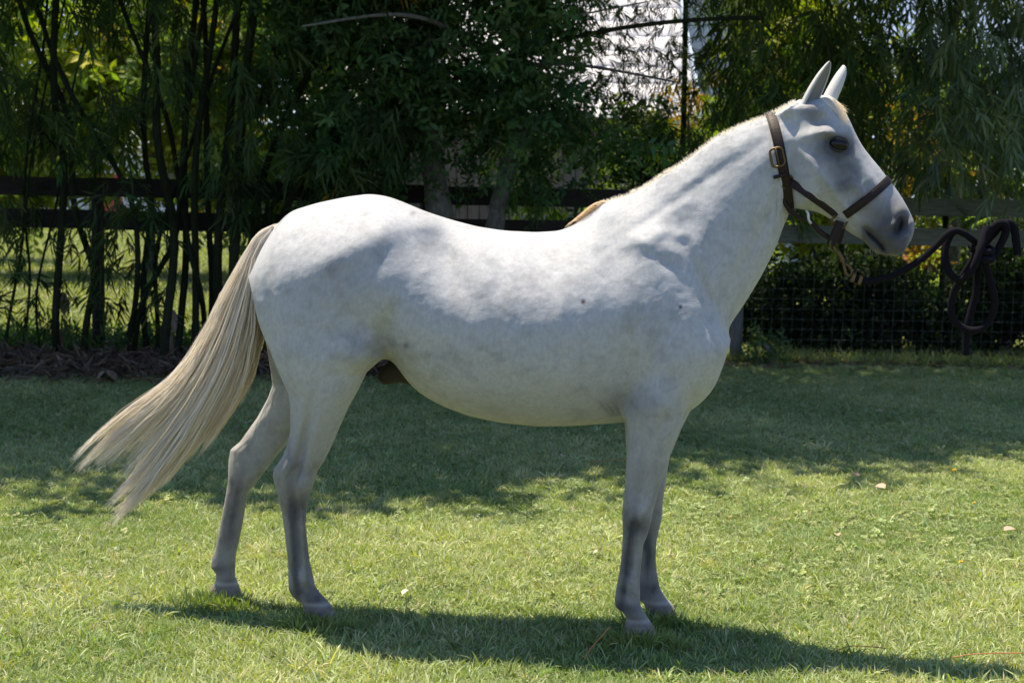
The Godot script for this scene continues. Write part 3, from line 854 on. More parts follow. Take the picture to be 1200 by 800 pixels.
func ring_mesh(w: float, h: float, r: float, round_: float) -> ArrayMesh:    # rounded rectangle of bent rod, in the xy plane
	var st := begin()
	st.set_smooth_group(0)
	var pts := PackedVector3Array()
	for q in 4:
		var cx := (w / 2 - round_) * (1 if q in [0, 3] else -1)
		var cy := (h / 2 - round_) * (1 if q in [0, 1] else -1)
		for k in 6:
			var a := PI / 2 * q + PI / 2 * k / 5.0
			pts.append(Vector3(cx + cos(a) * round_, cy + sin(a) * round_, 0))
	pts.append(pts[0])
	pts.append(pts[1])
	tube(st, pts, same(pts.size(), r), 8, false)
	return finish(st)

func on_skin(flat: Array, lift: float, side := 1.0) -> PackedVector3Array:
	var out := PackedVector3Array()
	for i in range(0, flat.size(), 2):
		var z := skin_z(flat[i], flat[i + 1], side)
		out.append(Vector3(flat[i], flat[i + 1], z + side * lift))
	return out

func build_halter(at: Transform3D) -> void:
	var h := thing("halter", "dark brown leather halter with brass buckles on the white horse's head", "halter")
	h.transform = at
	# crownpiece: over the poll and round the throat
	var a: Array = [0.87, 1.834, 0.879, 1.769, 0.89, 1.701, 0.91, 1.622, 0.921, 1.565, 0.94, 1.525]
	var c := Vector3((a[0] + a[10]) / 2, (a[1] + a[11]) / 2 + 0.02, 0)
	var dir := Vector3(a[0] - a[10], a[1] - a[11], 0).normalized()
	var n := Vector3(-dir.y, dir.x, 0)
	var crown := loop_round(c, dir, 0, 360, 64, 0.003)
	part("crownpiece", strap(crown, n, 0.036, 0.004, c), M.leather, h)
	# noseband
	var b: Array = [1.106, 1.495, 1.265, 1.63]
	var c2 := Vector3((b[0] + b[2]) / 2, (b[1] + b[3]) / 2, 0.03)
	var dir2 := Vector3(b[2] - b[0], b[3] - b[1], 0).normalized()
	var n2 := Vector3(-dir2.y, dir2.x, 0)
	part("noseband", strap(loop_round(c2, dir2, -145, 145, 60, 0.002), n2, 0.030, 0.004, c2), M.leather, h)
	# cheek straps on both sides
	for side in [1.0, -1.0]:
		var ck := curve(Array(on_skin([0.936, 1.622, 0.971, 1.6, 1.006, 1.575, 1.041, 1.553, 1.07, 1.534, 1.102, 1.512], 0.003, side)), 4)
		part("cheek_strap", strap(ck, Vector3(0.55, 0.83, 0), 0.028, 0.004, Vector3(1.0, 1.6, 0)), M.leather, h)
		var g1 := Array(on_skin([0.891, 1.701, 0.93, 1.619, 1.114, 1.498], 0.009, side))
		if side > 0:
			var bk := part("buckle", ring_mesh(0.043, 0.062, 0.0042, 0.014), M.brass, h, Transform3D(Basis(Vector3.BACK, 0.25), g1[0]))
			var tg := begin()
			tg.set_smooth_group(0)
			tube(tg, PackedVector3Array([Vector3(0.0, -0.03, 0.004), Vector3(0.0, 0.0, 0.007), Vector3(0.0, 0.031, 0.005)]), same(3, 0.0022), 6)
			part("tongue", finish(tg), M.brass, bk)
			var kp := begin()
			kp.set_smooth_group(-1)
			part("keeper", board_mesh(Vector3(0.044, 0.012, 0.012), 0.002), M.leather, h, Transform3D(Basis(Vector3.BACK, 0.25), g1[0] + Vector3(0.012, -0.062, -0.004)))
		part("ring", ring_mesh(0.040, 0.046, 0.0035, 0.018), M.brass, h, Transform3D(Basis(Vector3.BACK, -0.4) * Basis(Vector3.UP, 0.3 * side), g1[1]))
		part("square_ring", ring_mesh(0.048, 0.046, 0.0036, 0.008), M.brass, h, Transform3D(Basis(Vector3.BACK, -0.55), g1[2]))
	# throat strap hanging from the cheek rings down to the chin
	var ts := begin()
	ts.set_smooth_group(0)
	tube(ts, curve(v3s([0.916, 1.588, 0.923, 1.559, 0.941, 1.528, 0.968, 1.505, 0.997, 1.496, 1.014, 1.492], 0.055), 5), same(26, 0.008), 10)
	part("throat_strap", finish(ts), M.leather, h)
	var ts2 := begin()
	ts2.set_smooth_group(0)
	tube(ts2, curve(v3s([1.005, 1.498, 1.023, 1.481, 1.044, 1.458, 1.068, 1.441, 1.091, 1.427], 0.055), 5), same(21, 0.0095), 10)
	part("throat_strap", finish(ts2), M.leather, h)
	var hk := begin()
	hk.set_smooth_group(0)
	tube(hk, curve(v3s([0.998, 1.526, 1.005, 1.515, 1.008, 1.495, 1.018, 1.481], 0.06), 4), same(13, 0.006), 8)
	part("steel_clip", finish(hk), M.steel, h)
	# chin strap tab under the square rings
	var tab: Array = v3s([1.111, 1.492, 1.104, 1.466, 1.094, 1.44, 1.084, 1.411], 0.075)
	part("chin_strap", strap(curve(tab, 4), Vector3(0.9, 0.42, 0), 0.030, 0.005, Vector3(1.1, 1.4, -0.2)), M.leather, h)
	var tab2: Array = v3s([1.121, 1.472, 1.116, 1.443, 1.109, 1.417], 0.045)
	part("chin_strap", strap(curve(tab2, 4), Vector3(0.9, 0.42, 0), 0.028, 0.005, Vector3(1.1, 1.4, -0.2)), M.leather, h)
	part("chin_ring", ring_mesh(0.03, 0.03, 0.0035, 0.0149), M.brass, h, Transform3D(Basis(Vector3.UP, 0.9), Vector3(tab[3].x + 0.006, tab[3].y + 0.002, 0.07)))

func rope_mesh(pts: PackedVector3Array, r: float) -> ArrayMesh:      # three-strand twist: the radius swells along a helix
	var st := begin()
	st.set_smooth_group(0)
	var sides := 12
	var prev := PackedVector3Array()
	var ref := Vector3(0.1, 0.3, 1).normalized()
	var len_ := 0.0
	for i in pts.size():
		if i > 0: len_ += pts[i].distance_to(pts[i - 1])
		var t := (pts[mini(i + 1, pts.size() - 1)] - pts[maxi(i - 1, 0)]).normalized()
		var a := (ref - t * ref.dot(t)).normalized()
		ref = a
		var b := t.cross(a)
		var ring := PackedVector3Array()
		for k in sides:
			var w := TAU * k / sides
			var rr := r * (0.93 + 0.09 * absf(sin(1.5 * w + len_ * 95.0)))
			ring.append(pts[i] + (a * cos(w) + b * sin(w)) * rr)
		if i > 0:
			for k in sides:
				var k2 := (k + 1) % sides
				quad(st, prev[k], ring[k], ring[k2], prev[k2])
		prev = ring
	return finish(st)

func resample(pts: PackedVector3Array, step: float) -> PackedVector3Array:
	var out := PackedVector3Array([pts[0]])
	for i in range(1, pts.size()):
		while out[-1].distance_to(pts[i]) >= step: out.append(out[-1].move_toward(pts[i], step))
	return out

func rope_path(flat: Array) -> Array:       # [x, y, z ...]
	var out := []
	for i in range(0, flat.size(), 3): out.append(Vector3(flat[i], flat[i + 1], flat[i + 2]))
	return out

func build_rope(at: Transform3D) -> void:
	var o := thing("lead_rope", "dark braided lead rope clipped under the horse's chin, its end hanging in loops", "lead rope")
	o.transform = at
	var lead: Array = [1.169, 1.297, 0.075, 1.197, 1.292, 0.08, 1.226, 1.292, 0.085, 1.276, 1.306, 0.09, 1.331, 1.335, 0.1, 1.385, 1.375, 0.105, 1.428, 1.419, 0.11, 1.46, 1.457, 0.115, 1.487, 1.469, 0.11, 1.521, 1.459, 0.1, 1.556, 1.434, 0.09, 1.58, 1.409, 0.08]
	part("lead", rope_mesh(resample(curve(rope_path(lead), 8), 0.006), 0.0118), M.rope, o)
	var la: Array = [1.493, 1.475, 0.08, 1.474, 1.449, 0.085, 1.462, 1.412, 0.09, 1.462, 1.371, 0.095, 1.475, 1.332, 0.1, 1.499, 1.309, 0.105, 1.526, 1.316, 0.12, 1.549, 1.357, 0.135, 1.566, 1.409, 0.13, 1.578, 1.449, 0.11, 1.593, 1.483, 0.09]
	part("small_loop", rope_mesh(resample(curve(rope_path(la), 8), 0.006), 0.0128), M.rope, o)
	var lb: Array = [1.598, 1.484, 0.1, 1.586, 1.455, 0.105, 1.571, 1.417, 0.1, 1.554, 1.374, 0.09, 1.529, 1.322, 0.075, 1.506, 1.269, 0.06, 1.498, 1.217, 0.055, 1.506, 1.171, 0.055, 1.536, 1.143, 0.055, 1.576, 1.133, 0.06, 1.614, 1.151, 0.06, 1.637, 1.195, 0.06, 1.637, 1.244, 0.065, 1.62, 1.301, 0.07, 1.6, 1.352, 0.08, 1.586, 1.398, 0.09]
	part("large_loop", rope_mesh(resample(curve(rope_path(lb), 8), 0.006), 0.0128), M.rope, o)
	var end_: Array = [1.591, 1.421, 0.05, 1.582, 1.372, 0.045, 1.582, 1.314, 0.04, 1.58, 1.257, 0.04, 1.569, 1.199, 0.04, 1.558, 1.141, 0.04, 1.558, 1.092, 0.04, 1.558, 1.042, 0.04]
	part("rope_end", rope_mesh(resample(curve(rope_path(end_), 8), 0.006), 0.0128), M.rope, o)
	# the wraps that gather the loops
	var kn: Array = [1.552, 1.42, 0.06, 1.569, 1.406, 0.115, 1.597, 1.401, 0.12, 1.614, 1.407, 0.085, 1.597, 1.415, 0.055, 1.569, 1.403, 0.055, 1.556, 1.391, 0.075, 1.573, 1.377, 0.125, 1.602, 1.375, 0.125, 1.615, 1.387, 0.09]
	part("knot", rope_mesh(resample(curve(rope_path(kn), 8), 0.006), 0.0128), M.rope, o)
	var lc: Array = [1.586, 1.409, 0.07, 1.6, 1.455, 0.075, 1.62, 1.487, 0.08, 1.645, 1.499, 0.085, 1.66, 1.479, 0.08, 1.651, 1.442, 0.075, 1.636, 1.405, 0.07, 1.63, 1.373, 0.07]
	part("rope_end", rope_mesh(resample(curve(rope_path(lc), 8), 0.006), 0.0135), M.rope, o)
	var ld: Array = [1.591, 1.415, 0.045, 1.622, 1.456, 0.045, 1.654, 1.491, 0.045, 1.678, 1.5, 0.05, 1.693, 1.477, 0.05, 1.701, 1.441, 0.05, 1.709, 1.389, 0.05]
	part("rope_end", rope_mesh(resample(curve(rope_path(ld), 8), 0.006), 0.0135), M.rope, o)
	# brass clamp and snap hook
	var cl: Array = [1.163, 1.303, 1.186, 1.295]
	for i in 2: part("clamp", board_mesh(Vector3(0.011, 0.034, 0.034), 0.006), M.brass, o, Transform3D(Basis(Vector3.BACK, -0.3), Vector3(cl[i * 2], cl[i * 2 + 1], 0.076)))
	var sn := begin()
	sn.set_smooth_group(0)
	var sp := curve(v3s([1.092, 1.408, 1.102, 1.391, 1.117, 1.377, 1.126, 1.36, 1.132, 1.34, 1.139, 1.317, 1.154, 1.308, 1.159, 1.323, 1.149, 1.34, 1.135, 1.348], 0.073), 5)
	tube(sn, sp, same(sp.size(), 0.0048), 10)
	part("snap_hook", finish(sn), M.brass, o)
	var sw := begin()
	sw.set_smooth_group(0)
	var q := curve(v3s([1.107, 1.391, 1.119, 1.374, 1.126, 1.354], 0.073), 4)
	tube(sw, q, same(q.size(), 0.0075), 10)
	part("snap_barrel", finish(sw), M.brass, o)

# ---------------------------------------------------------------- plants
func leaf(st: SurfaceTool, base: Vector3, dir: Vector3, len_: float, wid: float, droop: float, roll: float, segs := 3, fold := 0.3) -> void:
	var p := base
	var d := dir.normalized()
	var side := d.cross(Vector3.UP)
	if side.length() < 0.05: side = Vector3.RIGHT
	side = side.normalized().rotated(d, roll)
	var prev_l := p
	var prev_c := p
	var prev_r := p
	for i in range(1, segs + 1):
		var t := float(i) / segs
		d = (d + Vector3.DOWN * droop / segs).normalized()
		p += d * len_ / segs
		var w := wid * 0.5 * pow(sin(PI * minf(0.12 + t * 0.88, 1.0)), 0.8) if i < segs else 0.0
		var nrm := side.cross(d).normalized()
		var s2 := (side - d * side.dot(d)).normalized()
		var l := p - s2 * w + nrm * w * fold
		var r := p + s2 * w + nrm * w * fold
		if i == 1:
			for q in [prev_c, p, l, prev_c, r, p]: st.add_vertex(q)
		elif i == segs:
			for q in [prev_l, prev_c, p, prev_c, prev_r, p]: st.add_vertex(q)
		else:
			quad(st, prev_l, prev_c, p, l)
			quad(st, prev_c, prev_r, r, p)
		prev_l = l
		prev_c = p
		prev_r = r

func bamboo_spray(r: RandomNumberGenerator, n := 9, scale := 1.0) -> ArrayMesh:
	var st := begin()
	st.set_smooth_group(-1)
	var p := Vector3.ZERO
	var d := Vector3(r.randf_range(-0.4, 0.4), -0.25, r.randf_range(-0.4, 0.4)).normalized()
	var pts := PackedVector3Array([p])
	for i in n:
		d = (d + Vector3.DOWN * 0.12 + Vector3(r.randfn(0, 0.08), 0, r.randfn(0, 0.08))).normalized()
		p += d * 0.028 * scale
		pts.append(p)
		var a := i * 2.6 + r.randf_range(-0.5, 0.5)
		var out := (Vector3(cos(a), 0.1, sin(a)) * r.randf_range(0.35, 0.8) + d * 0.8)
		leaf(st, p, out, r.randf_range(0.15, 0.27) * scale, r.randf_range(0.019, 0.029) * scale, r.randf_range(0.5, 1.4), r.randf_range(-0.9, 0.9), 4)
	tube(st, pts, same(pts.size(), 0.0016 * scale), 3, false)
	return finish(st)

func broad_spray(r: RandomNumberGenerator, n := 12, scale := 1.0, up := 0.2) -> ArrayMesh:
	var st := begin()
	st.set_smooth_group(-1)
	var p := Vector3.ZERO
	var d := Vector3(1, up, 0).normalized()
	var pts := PackedVector3Array([p])
	for i in n:
		d = (d + Vector3(0, r.randfn(-0.03, 0.1), r.randfn(0, 0.12))).normalized()
		p += d * 0.026 * scale
		pts.append(p)
		var a := i * 2.4 + r.randf_range(-0.4, 0.4)
		var out := (d * 0.5 + Vector3(0, cos(a), sin(a))).normalized()
		leaf(st, p, out, r.randf_range(0.06, 0.105) * scale, r.randf_range(0.026, 0.04) * scale, r.randf_range(0.1, 0.6), r.randf_range(-0.8, 0.8), 3, 0.2)
	tube(st, pts, same(pts.size(), 0.002 * scale), 3, false)
	return finish(st)

func bent(r: RandomNumberGenerator, at: Vector3, scale: float, tilt := 0.5) -> Transform3D:
	var b := Basis(Vector3.UP, r.randf() * TAU) * Basis(Vector3.RIGHT, r.randfn(0, tilt)) * Basis(Vector3.BACK, r.randfn(0, tilt))
	return Transform3D(b.scaled(Vector3.ONE * scale), at)

func leaf_tint(r: RandomNumberGenerator, c: Color, spread: float, yellow := 0.0) -> Color:
	var k := 1.0 + r.randfn(0, spread)
	var q := Color(c.r * k * (1.0 + r.randfn(0, spread * 0.4)), c.g * k, c.b * k * (1.0 + r.randfn(0, spread * 0.5)))
	if r.randf() < yellow: q = q.lerp(Color(0.42, 0.27, 0.03), r.randf_range(0.5, 1.0))
	return Color(maxf(q.r, 0.004), maxf(q.g, 0.004), maxf(q.b, 0.002))

func ground_z(x: float) -> float:     # the line of the fence
	return -13.4 - 0.1 * x

# ---------------------------------------------------------------- setting
func build_ground() -> void:
	var pm := PlaneMesh.new()
	pm.size = Vector2(400, 400)
	tag(part("lawn", pm, M.soil, self), "green lawn and paddock ground", "lawn", "", "structure")
	var r := RandomNumberGenerator.new()
	r.seed = 41
	# mown grass: tufts of bent blades
	var tufts := []
	for v in 3:
		var st := begin()
		for i in 9:
			var a := r.randf() * TAU
			var p := Vector3(r.randfn(0, 0.012), 0, r.randfn(0, 0.012))
			var d := Vector3(cos(a) * 0.45, 1, sin(a) * 0.45)
			leaf(st, p, d, r.randf_range(0.035, 0.085), r.randf_range(0.003, 0.0055), r.randf_range(0.2, 1.5), r.randf_range(-1, 1), 3, 0.15)
		tufts.append(finish(st))
	var noise := FastNoiseLite.new()
	noise.seed = 8
	noise.frequency = 0.55
	noise.fractal_octaves = 3
	for v in 3:
		var places := []
		var tints := []
		var count := 52000
		for i in count:
			var t := r.randf()
			var dz := lerpf(4.0, 13.9, pow(t, 1.05))
			var x := r.randf_range(-1, 1) * (dz * 0.375 + 0.5)
			if x < -1.3 and dz > 12.2 + r.randfn(0, 0.25): continue
			var nz := noise.get_noise_2d(x, dz)
			var s := r.randf_range(0.6, 1.05) * (0.92 + 0.3 * nz)
			if dz > 7.0: s *= 1.15
			s *= lerpf(1.05, 0.72, clampf((dz - 5.0) / 3.0, 0.0, 1.0))
			if r.randf() < 0.03: s *= 1.5
			places.append(bent(r, Vector3(x, 0.0, -dz), s, 0.16))
			var c := Color(0.28, 0.365, 0.14).lerp(Color(0.47, 0.51, 0.25), clampf(0.5 + nz * 1.2 + r.randfn(0, 0.2), 0, 1))
			if r.randf() < 0.09: c = Color(0.62, 0.56, 0.36)
			tints.append(leaf_tint(r, c, 0.14))
		tag(many("grass", tufts[v], M.blade, places, tints, self), "short mown lawn grass, sunlit in front and shaded before the fence", "grass", "", "stuff")
	# longer grass left standing round the hooves
	var pl0 := []
	var tn0 := []
	for h in [[-0.661, 0.016], [-1.069, -0.006], [0.477, 0.016], [0.561, 0.017]]:
		var c0 := Transform3D(Basis(Vector3.UP, -deg_to_rad(5.0)), Vector3(0, 0, -5))
		for i in 130:
			var side: float = 0.105 if h[0] < 0.0 else 0.12
			if h[0] < -0.9 or h[0] > 0.5: side = -side
			var p := c0 * Vector3(h[0] + r.randfn(0, 0.075), 0, side + 0.03 + absf(r.randfn(0, 0.05)))
			pl0.append(bent(r, p, r.randf_range(0.95, 1.45), 0.2))
			tn0.append(leaf_tint(r, Color(0.26, 0.33, 0.11), 0.15))
	tag(many("long_grass", tufts[1], M.blade, pl0, tn0, self), "longer grass standing round the horse's hooves", "grass", "", "stuff")
	# broad-leaved clover between the blades
	var st2 := begin()
	for i in 7:
		var a := r.randf() * TAU
		var p := Vector3(r.randfn(0, 0.022), r.randf_range(0.015, 0.035), r.randfn(0, 0.022))
		for k in 3: leaf(st2, p, Vector3(cos(a + k * 2.1), 0.15, sin(a + k * 2.1)), 0.017, 0.015, 0.3, 0.2, 3, 0.1)
	var clover := finish(st2)
	var pl := []
	var tn := []
	for i in 9000:
		var dz := r.randf_range(5.2, 10.5)
		var x := r.randf_range(-0.36, 0.37) * dz
		var nz := noise.get_noise_2d(x * 1.7 + 40, dz * 1.7)
		if nz * 0.6 + (0.1 if x > -0.2 else -0.2) < r.randf_range(-0.5, 0.5): continue
		pl.append(bent(r, Vector3(x, r.randf_range(0.0, 0.02), -dz), r.randf_range(0.35, 0.7), 0.2))
		tn.append(leaf_tint(r, Color(0.32, 0.38, 0.16), 0.2))
	tag(many("clover", clover, M.blade, pl, tn, self), "small broad-leaved clover scattered through the sunny lawn", "clover", "", "stuff")
	# the paddock beyond the fence
	var pl2 := []
	var tn2 := []
	for i in 26000:
		var dz := lerpf(13.6, 50.0, pow(r.randf(), 1.6))
		var x := r.randf_range(-0.40, 0.40) * dz
		pl2.append(bent(r, Vector3(x, 0, -dz), r.randf_range(1.2, 2.4) * (0.7 + dz * 0.025), 0.2))
		tn2.append(leaf_tint(r, Color(0.26, 0.33, 0.09).lerp(Color(0.42, 0.42, 0.16), r.randf()), 0.15))
	tag(many("paddock_grass", tufts[0], M.blade, pl2, tn2, self), "sunlit grass of the paddock beyond the fence", "grass", "", "stuff")
	# rank weeds along the foot of the fence on the left
	var weed := broad_spray(r, 12, 0.9, 1.5)
	var pl3 := []
	var tn3 := []
	for i in 1500:
		var x := r.randf_range(-5.4, -1.0)
		pl3.append(bent(r, Vector3(x, r.randf_range(0, 0.08), ground_z(x) + r.randf_range(-0.9, 0.25)), r.randf_range(0.4, 0.9), 0.4))
		tn3.append(leaf_tint(r, Color(0.12, 0.20, 0.055), 0.25))
	tag(many("weeds", weed, M.leaf, pl3, tn3, self), "green weeds along the foot of the fence behind the bamboo", "weeds", "", "stuff")
	# brown litter of fallen bamboo leaves and sheaths
	var st3 := begin()
	for i in 6:
		var a := r.randf() * TAU
		leaf(st3, Vector3(r.randfn(0, 0.06), r.randf_range(0.0, 0.03), r.randfn(0, 0.06)), Vector3(cos(a), r.randf_range(-0.1, 0.35), sin(a)), r.randf_range(0.08, 0.24), r.randf_range(0.012, 0.03), r.randf_range(0.0, 0.6), r.randf_range(-1.2, 1.2), 4, 0.5)
	var litter := finish(st3)
	var pl4 := []
	var tn4 := []
	for i in 5200:
		var x := r.randf_range(-5.4, -0.9)
		var dz := absf(ground_z(x)) - 0.9 + r.randfn(0, 0.38)
		if x > -2.0: dz += (x + 2.0) * 0.3
		pl4.append(bent(r, Vector3(x, r.randf_range(0.0, 0.07), -dz), r.randf_range(0.25, 1.0), 0.35))
		tn4.append(leaf_tint(r, Color(0.10, 0.065, 0.04).lerp(Color(0.20, 0.14, 0.09), pow(r.randf(), 2.0)), 0.25))
	for i in 240:
		var x := r.randf_range(1.9, 5.4)
		pl4.append(bent(r, Vector3(x, 0.01, ground_z(x) + r.randfn(0.15, 0.15)), r.randf_range(0.4, 0.9), 0.2))
		tn4.append(leaf_tint(r, Color(0.16, 0.10, 0.06), 0.25))
	tag(many("leaf_litter", litter, M.dry, pl4, tn4, self), "brown litter of fallen bamboo leaves under the canes", "leaf litter", "", "stuff")

func build_fence() -> void:
	var f := thing("paddock_fence", "dark two-board paddock fence with wire mesh below the boards", "fence")
	var r := RandomNumberGenerator.new()
	r.seed = 4
	var xs := [-9.83, -6.83, -3.83, -0.83, 2.17, 5.3, 8.4]
	for i in xs.size():
		var x: float = xs[i]
		var st := begin()
		st.set_smooth_group(0)
		var pts := PackedVector3Array()
		var rad := PackedFloat32Array()
		for k in 9:
			pts.append(Vector3(x + r.randfn(0, 0.002), k * 0.196, ground_z(x) - 0.075))
			rad.append(0.058 + r.randfn(0, 0.0015))
		tube(st, pts, rad, 14)
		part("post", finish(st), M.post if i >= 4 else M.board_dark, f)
		if i == 0: continue
		var x0: float = xs[i - 1]
		var mid := Vector3((x + x0) / 2, 0, ground_z((x + x0) / 2))
		var turn := Basis(Vector3.UP, atan(0.1))
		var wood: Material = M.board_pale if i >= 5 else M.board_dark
		for yy in [1.547, 1.25]:
			var dy := r.randfn(0, 0.004)
			part("board", board_mesh(Vector3((x - x0) * 1.005 - 0.003, 0.172, 0.026), 0.004, 0.0015), wood, f, Transform3D(turn * Basis(Vector3.BACK, r.randfn(0, 0.002)), mid + Vector3(0, yy + dy, 0)))
	# welded wire mesh
	var w := begin()
	var wire := 0.0008
	for k in 12:
		var y := 0.04 + k * 0.098
		var a := Vector3(-9.8, y, ground_z(-9.8) - 0.017)
		var b := Vector3(8.3, y, ground_z(8.3) - 0.017)
		tube(w, PackedVector3Array([a, b]), same(2, wire), 4, false)
	var x := -9.8
	while x < 8.3:
		tube(w, PackedVector3Array([Vector3(x, 0.02, ground_z(x) - 0.0205), Vector3(x + 0.004, 0.6, ground_z(x) - 0.0215), Vector3(x, 1.14, ground_z(x) - 0.0205)]), same(3, wire), 4, false)
		x += 0.1
	part("wire_mesh", finish(w), M.wire, f).set_meta("kind", "stuff")

func build_barn() -> void:
	var b := thing("barn", "grey plank barn with a pale metal roof behind the trees", "barn", Vector3(0.2, 0, -24.0))
	var r := RandomNumberGenerator.new()
	r.seed = 6
	var wall := begin()
	quad(wall, Vector3(-3.6, 0, -0.03), Vector3(-3.6, 3.0, -0.03), Vector3(2.4, 3.0, -0.03), Vector3(2.4, 0, -0.03))
	var back := begin()
	part("wall", board_mesh(Vector3(6.0, 3.0, 0.08), 0.004), M.plank_dark, b, Transform3D(Basis(), Vector3(-0.6, 1.5, -0.08)))
	part("side_wall", board_mesh(Vector3(7.0, 3.0, 0.08), 0.004), M.plank_dark, b, Transform3D(Basis(Vector3.UP, PI / 2), Vector3(2.4, 1.5, -3.6)))
	part("side_wall", board_mesh(Vector3(7.0, 3.0, 0.08), 0.004), M.plank_dark, b, Transform3D(Basis(Vector3.UP, PI / 2), Vector3(-3.6, 1.5, -3.6)))
	var planks := [board_mesh(Vector3(2.98, 0.19, 0.025), 0.004, 0.002), board_mesh(Vector3(2.96, 0.185, 0.025), 0.004, 0.002), board_mesh(Vector3(2.97, 0.192, 0.025), 0.004, 0.002)]
	for i in 30:
		var m: Material = [M.plank_a, M.plank_b, M.plank_c][r.randi() % 3]
		part("plank", planks[i % 3], m, b, Transform3D(Basis(Vector3.BACK, PI / 2), Vector3(-3.5 + i * 0.2, 1.49, -0.02 + r.randf_range(-0.003, 0.003))))
	# roof: lapped metal sheets climbing away from us
	var up := Vector3(0, 2.6, -4.2)
	for row in 8:
		for col in 4:
			var st := begin()
			var x0 := -4.0 + col * 1.7
			var o := Vector3(x0, 3.0 - 0.14, 0.35) + up / 8.0 * row
			var n := 18
			for k in n:
				var a := Vector3(1.71 * k / n, 0.02 * (k % 2) + 0.012 * (7 - row) * 0.0, 0)
				var c := Vector3(1.71 * (k + 1) / n, 0.02 * ((k + 1) % 2), 0)
				var lift := Vector3(0, 0.02, 0)
				quad(st, o + a + lift, o + a + up / 8.0 * 1.04, o + c + up / 8.0 * 1.04, o + c + lift)
				quad(st, o + a, o + a + lift, o + c + lift, o + c)
			part("roof_sheet", finish(st), M.roof, b)
	part("barge_board", board_mesh(Vector3(5.1, 0.24, 0.04), 0.004), M.barge, b, Transform3D(Basis(Vector3.UP, PI / 2) * Basis(Vector3.BACK, 0.555), Vector3(2.86, 4.15, -1.75)))
	part("downpipe", board_mesh(Vector3(2.6, 0.12, 0.1), 0.02), M.barge, b, Transform3D(Basis(Vector3.BACK, PI / 2), Vector3(2.62, 1.3, 0.1)))
	# upper wall of the taller wing behind, pale lapped boards
	var wing := thing("white_house", "tall pale house wall with lapped boards behind the barn", "house", Vector3(3.0, 0, -30.0))
	part("wall", board_mesh(Vector3(7.4, 7.0, 0.1), 0.01), M.white, wing, Transform3D(Basis(), Vector3(0, 3.5, -0.12)))
	part("side_wall", board_mesh(Vector3(5.0, 7.0, 0.1), 0.01), M.white, wing, Transform3D(Basis(Vector3.UP, PI / 2), Vector3(-3.65, 3.5, -2.7)))
	for i in 32:
		part("lap_board", board_mesh(Vector3(7.4, 0.21, 0.022), 0.003), M.white, wing, Transform3D(Basis(Vector3.RIGHT, -0.05), Vector3(0, 0.12 + i * 0.215, -0.04)))
	part("corner_board", board_mesh(Vector3(7.0, 0.16, 0.05), 0.004), M.barge, wing, Transform3D(Basis(Vector3.BACK, PI / 2), Vector3(-3.62, 3.5, 0.02)))
	part("roof", board_mesh(Vector3(8.2, 0.14, 6.4), 0.02), M.roof, wing, Transform3D(Basis(), Vector3(0, 7.08, -2.4)))

func build_far_house() -> void:
	var h := thing("red_door_house", "long white house with a red door far beyond the paddock", "house", Vector3(-18.5, 0, -55))
	part("wall", board_mesh(Vector3(16, 3.1, 0.2), 0.01), M.white, h, Transform3D(Basis(), Vector3(0, 1.55, -0.1)))
	part("end_wall", board_mesh(Vector3(7, 3.1, 0.2), 0.01), M.white, h, Transform3D(Basis(Vector3.UP, PI / 2), Vector3(7.9, 1.55, -3.7)))
	part("roof", board_mesh(Vector3(17, 4.6, 0.16), 0.02), M.far_roof, h, Transform3D(Basis(Vector3.RIGHT, -1.05), Vector3(0, 4.15, -1.7)))
	for x in [2.9]:
		var d := part("door", board_mesh(Vector3(0.95, 2.05, 0.06), 0.01), M.red, h, Transform3D(Basis(), Vector3(x, 1.03, 0.04)))
		part("door_frame", board_mesh(Vector3(2.2, 0.12, 0.08), 0.01), M.white, d, Transform3D(Basis(Vector3.BACK, PI / 2), Vector3(-0.54, 0.05, 0.01)))
		part("door_frame", board_mesh(Vector3(2.2, 0.12, 0.08), 0.01), M.white, d, Transform3D(Basis(Vector3.BACK, PI / 2), Vector3(0.54, 0.05, 0.01)))
	for x in [-5.6, -2.6, 0.4, 5.2]:
		var w := part("window", board_mesh(Vector3(1.1, 1.2, 0.08), 0.01), M.grey, h, Transform3D(Basis(), Vector3(x, 1.7, 0.02)))
		for k in 2: part("pane", board_mesh(Vector3(0.98, 0.5, 0.02), 0.003), M.pane, w, Transform3D(Basis(), Vector3(0, -0.28 + 0.56 * k, 0.045)))

# ---------------------------------------------------------------- bamboo and trees
var bamboo_meshes: Array = []
var broad_meshes: Array = []

func culm_mesh(pts: PackedVector3Array, rad: float) -> ArrayMesh:     # jointed cane: swollen rings at the nodes
	var st := begin()
	st.set_smooth_group(0)
	var p := resample(pts, 0.045)
	var rr := PackedFloat32Array()
	for i in p.size():
		var t := float(i) / p.size()
		var r := rad * (1.0 - 0.45 * t)
		if i % 8 == 0: r *= 1.14
		elif i % 8 == 1: r *= 0.97
		rr.append(r)
	tube(st, p, rr, 10)
	return finish(st)

func sheath_mesh(len_: float, wid: float) -> ArrayMesh:      # tan papery husk, curled round
	var st := begin()
	st.set_smooth_group(0)
	var prev := PackedVector3Array()
	for i in 9:
		var t := i / 8.0
		var w := wid * sin(PI * clampf(0.25 + t * 0.72, 0, 1))
		var row := PackedVector3Array()
		for k in 9:
			var a := lerpf(-2.0, 2.0, k / 8.0)
			row.append(Vector3(sin(a) * w + 0.04 * t * t, t * len_, (1.0 - cos(a)) * w * 0.8 + 0.10 * t * t * len_ + rng.randfn(0, 0.003)))
		if i > 0:
			for k in 8: quad(st, prev[k], row[k], row[k + 1], prev[k + 1])
		prev = row
	return finish(st)

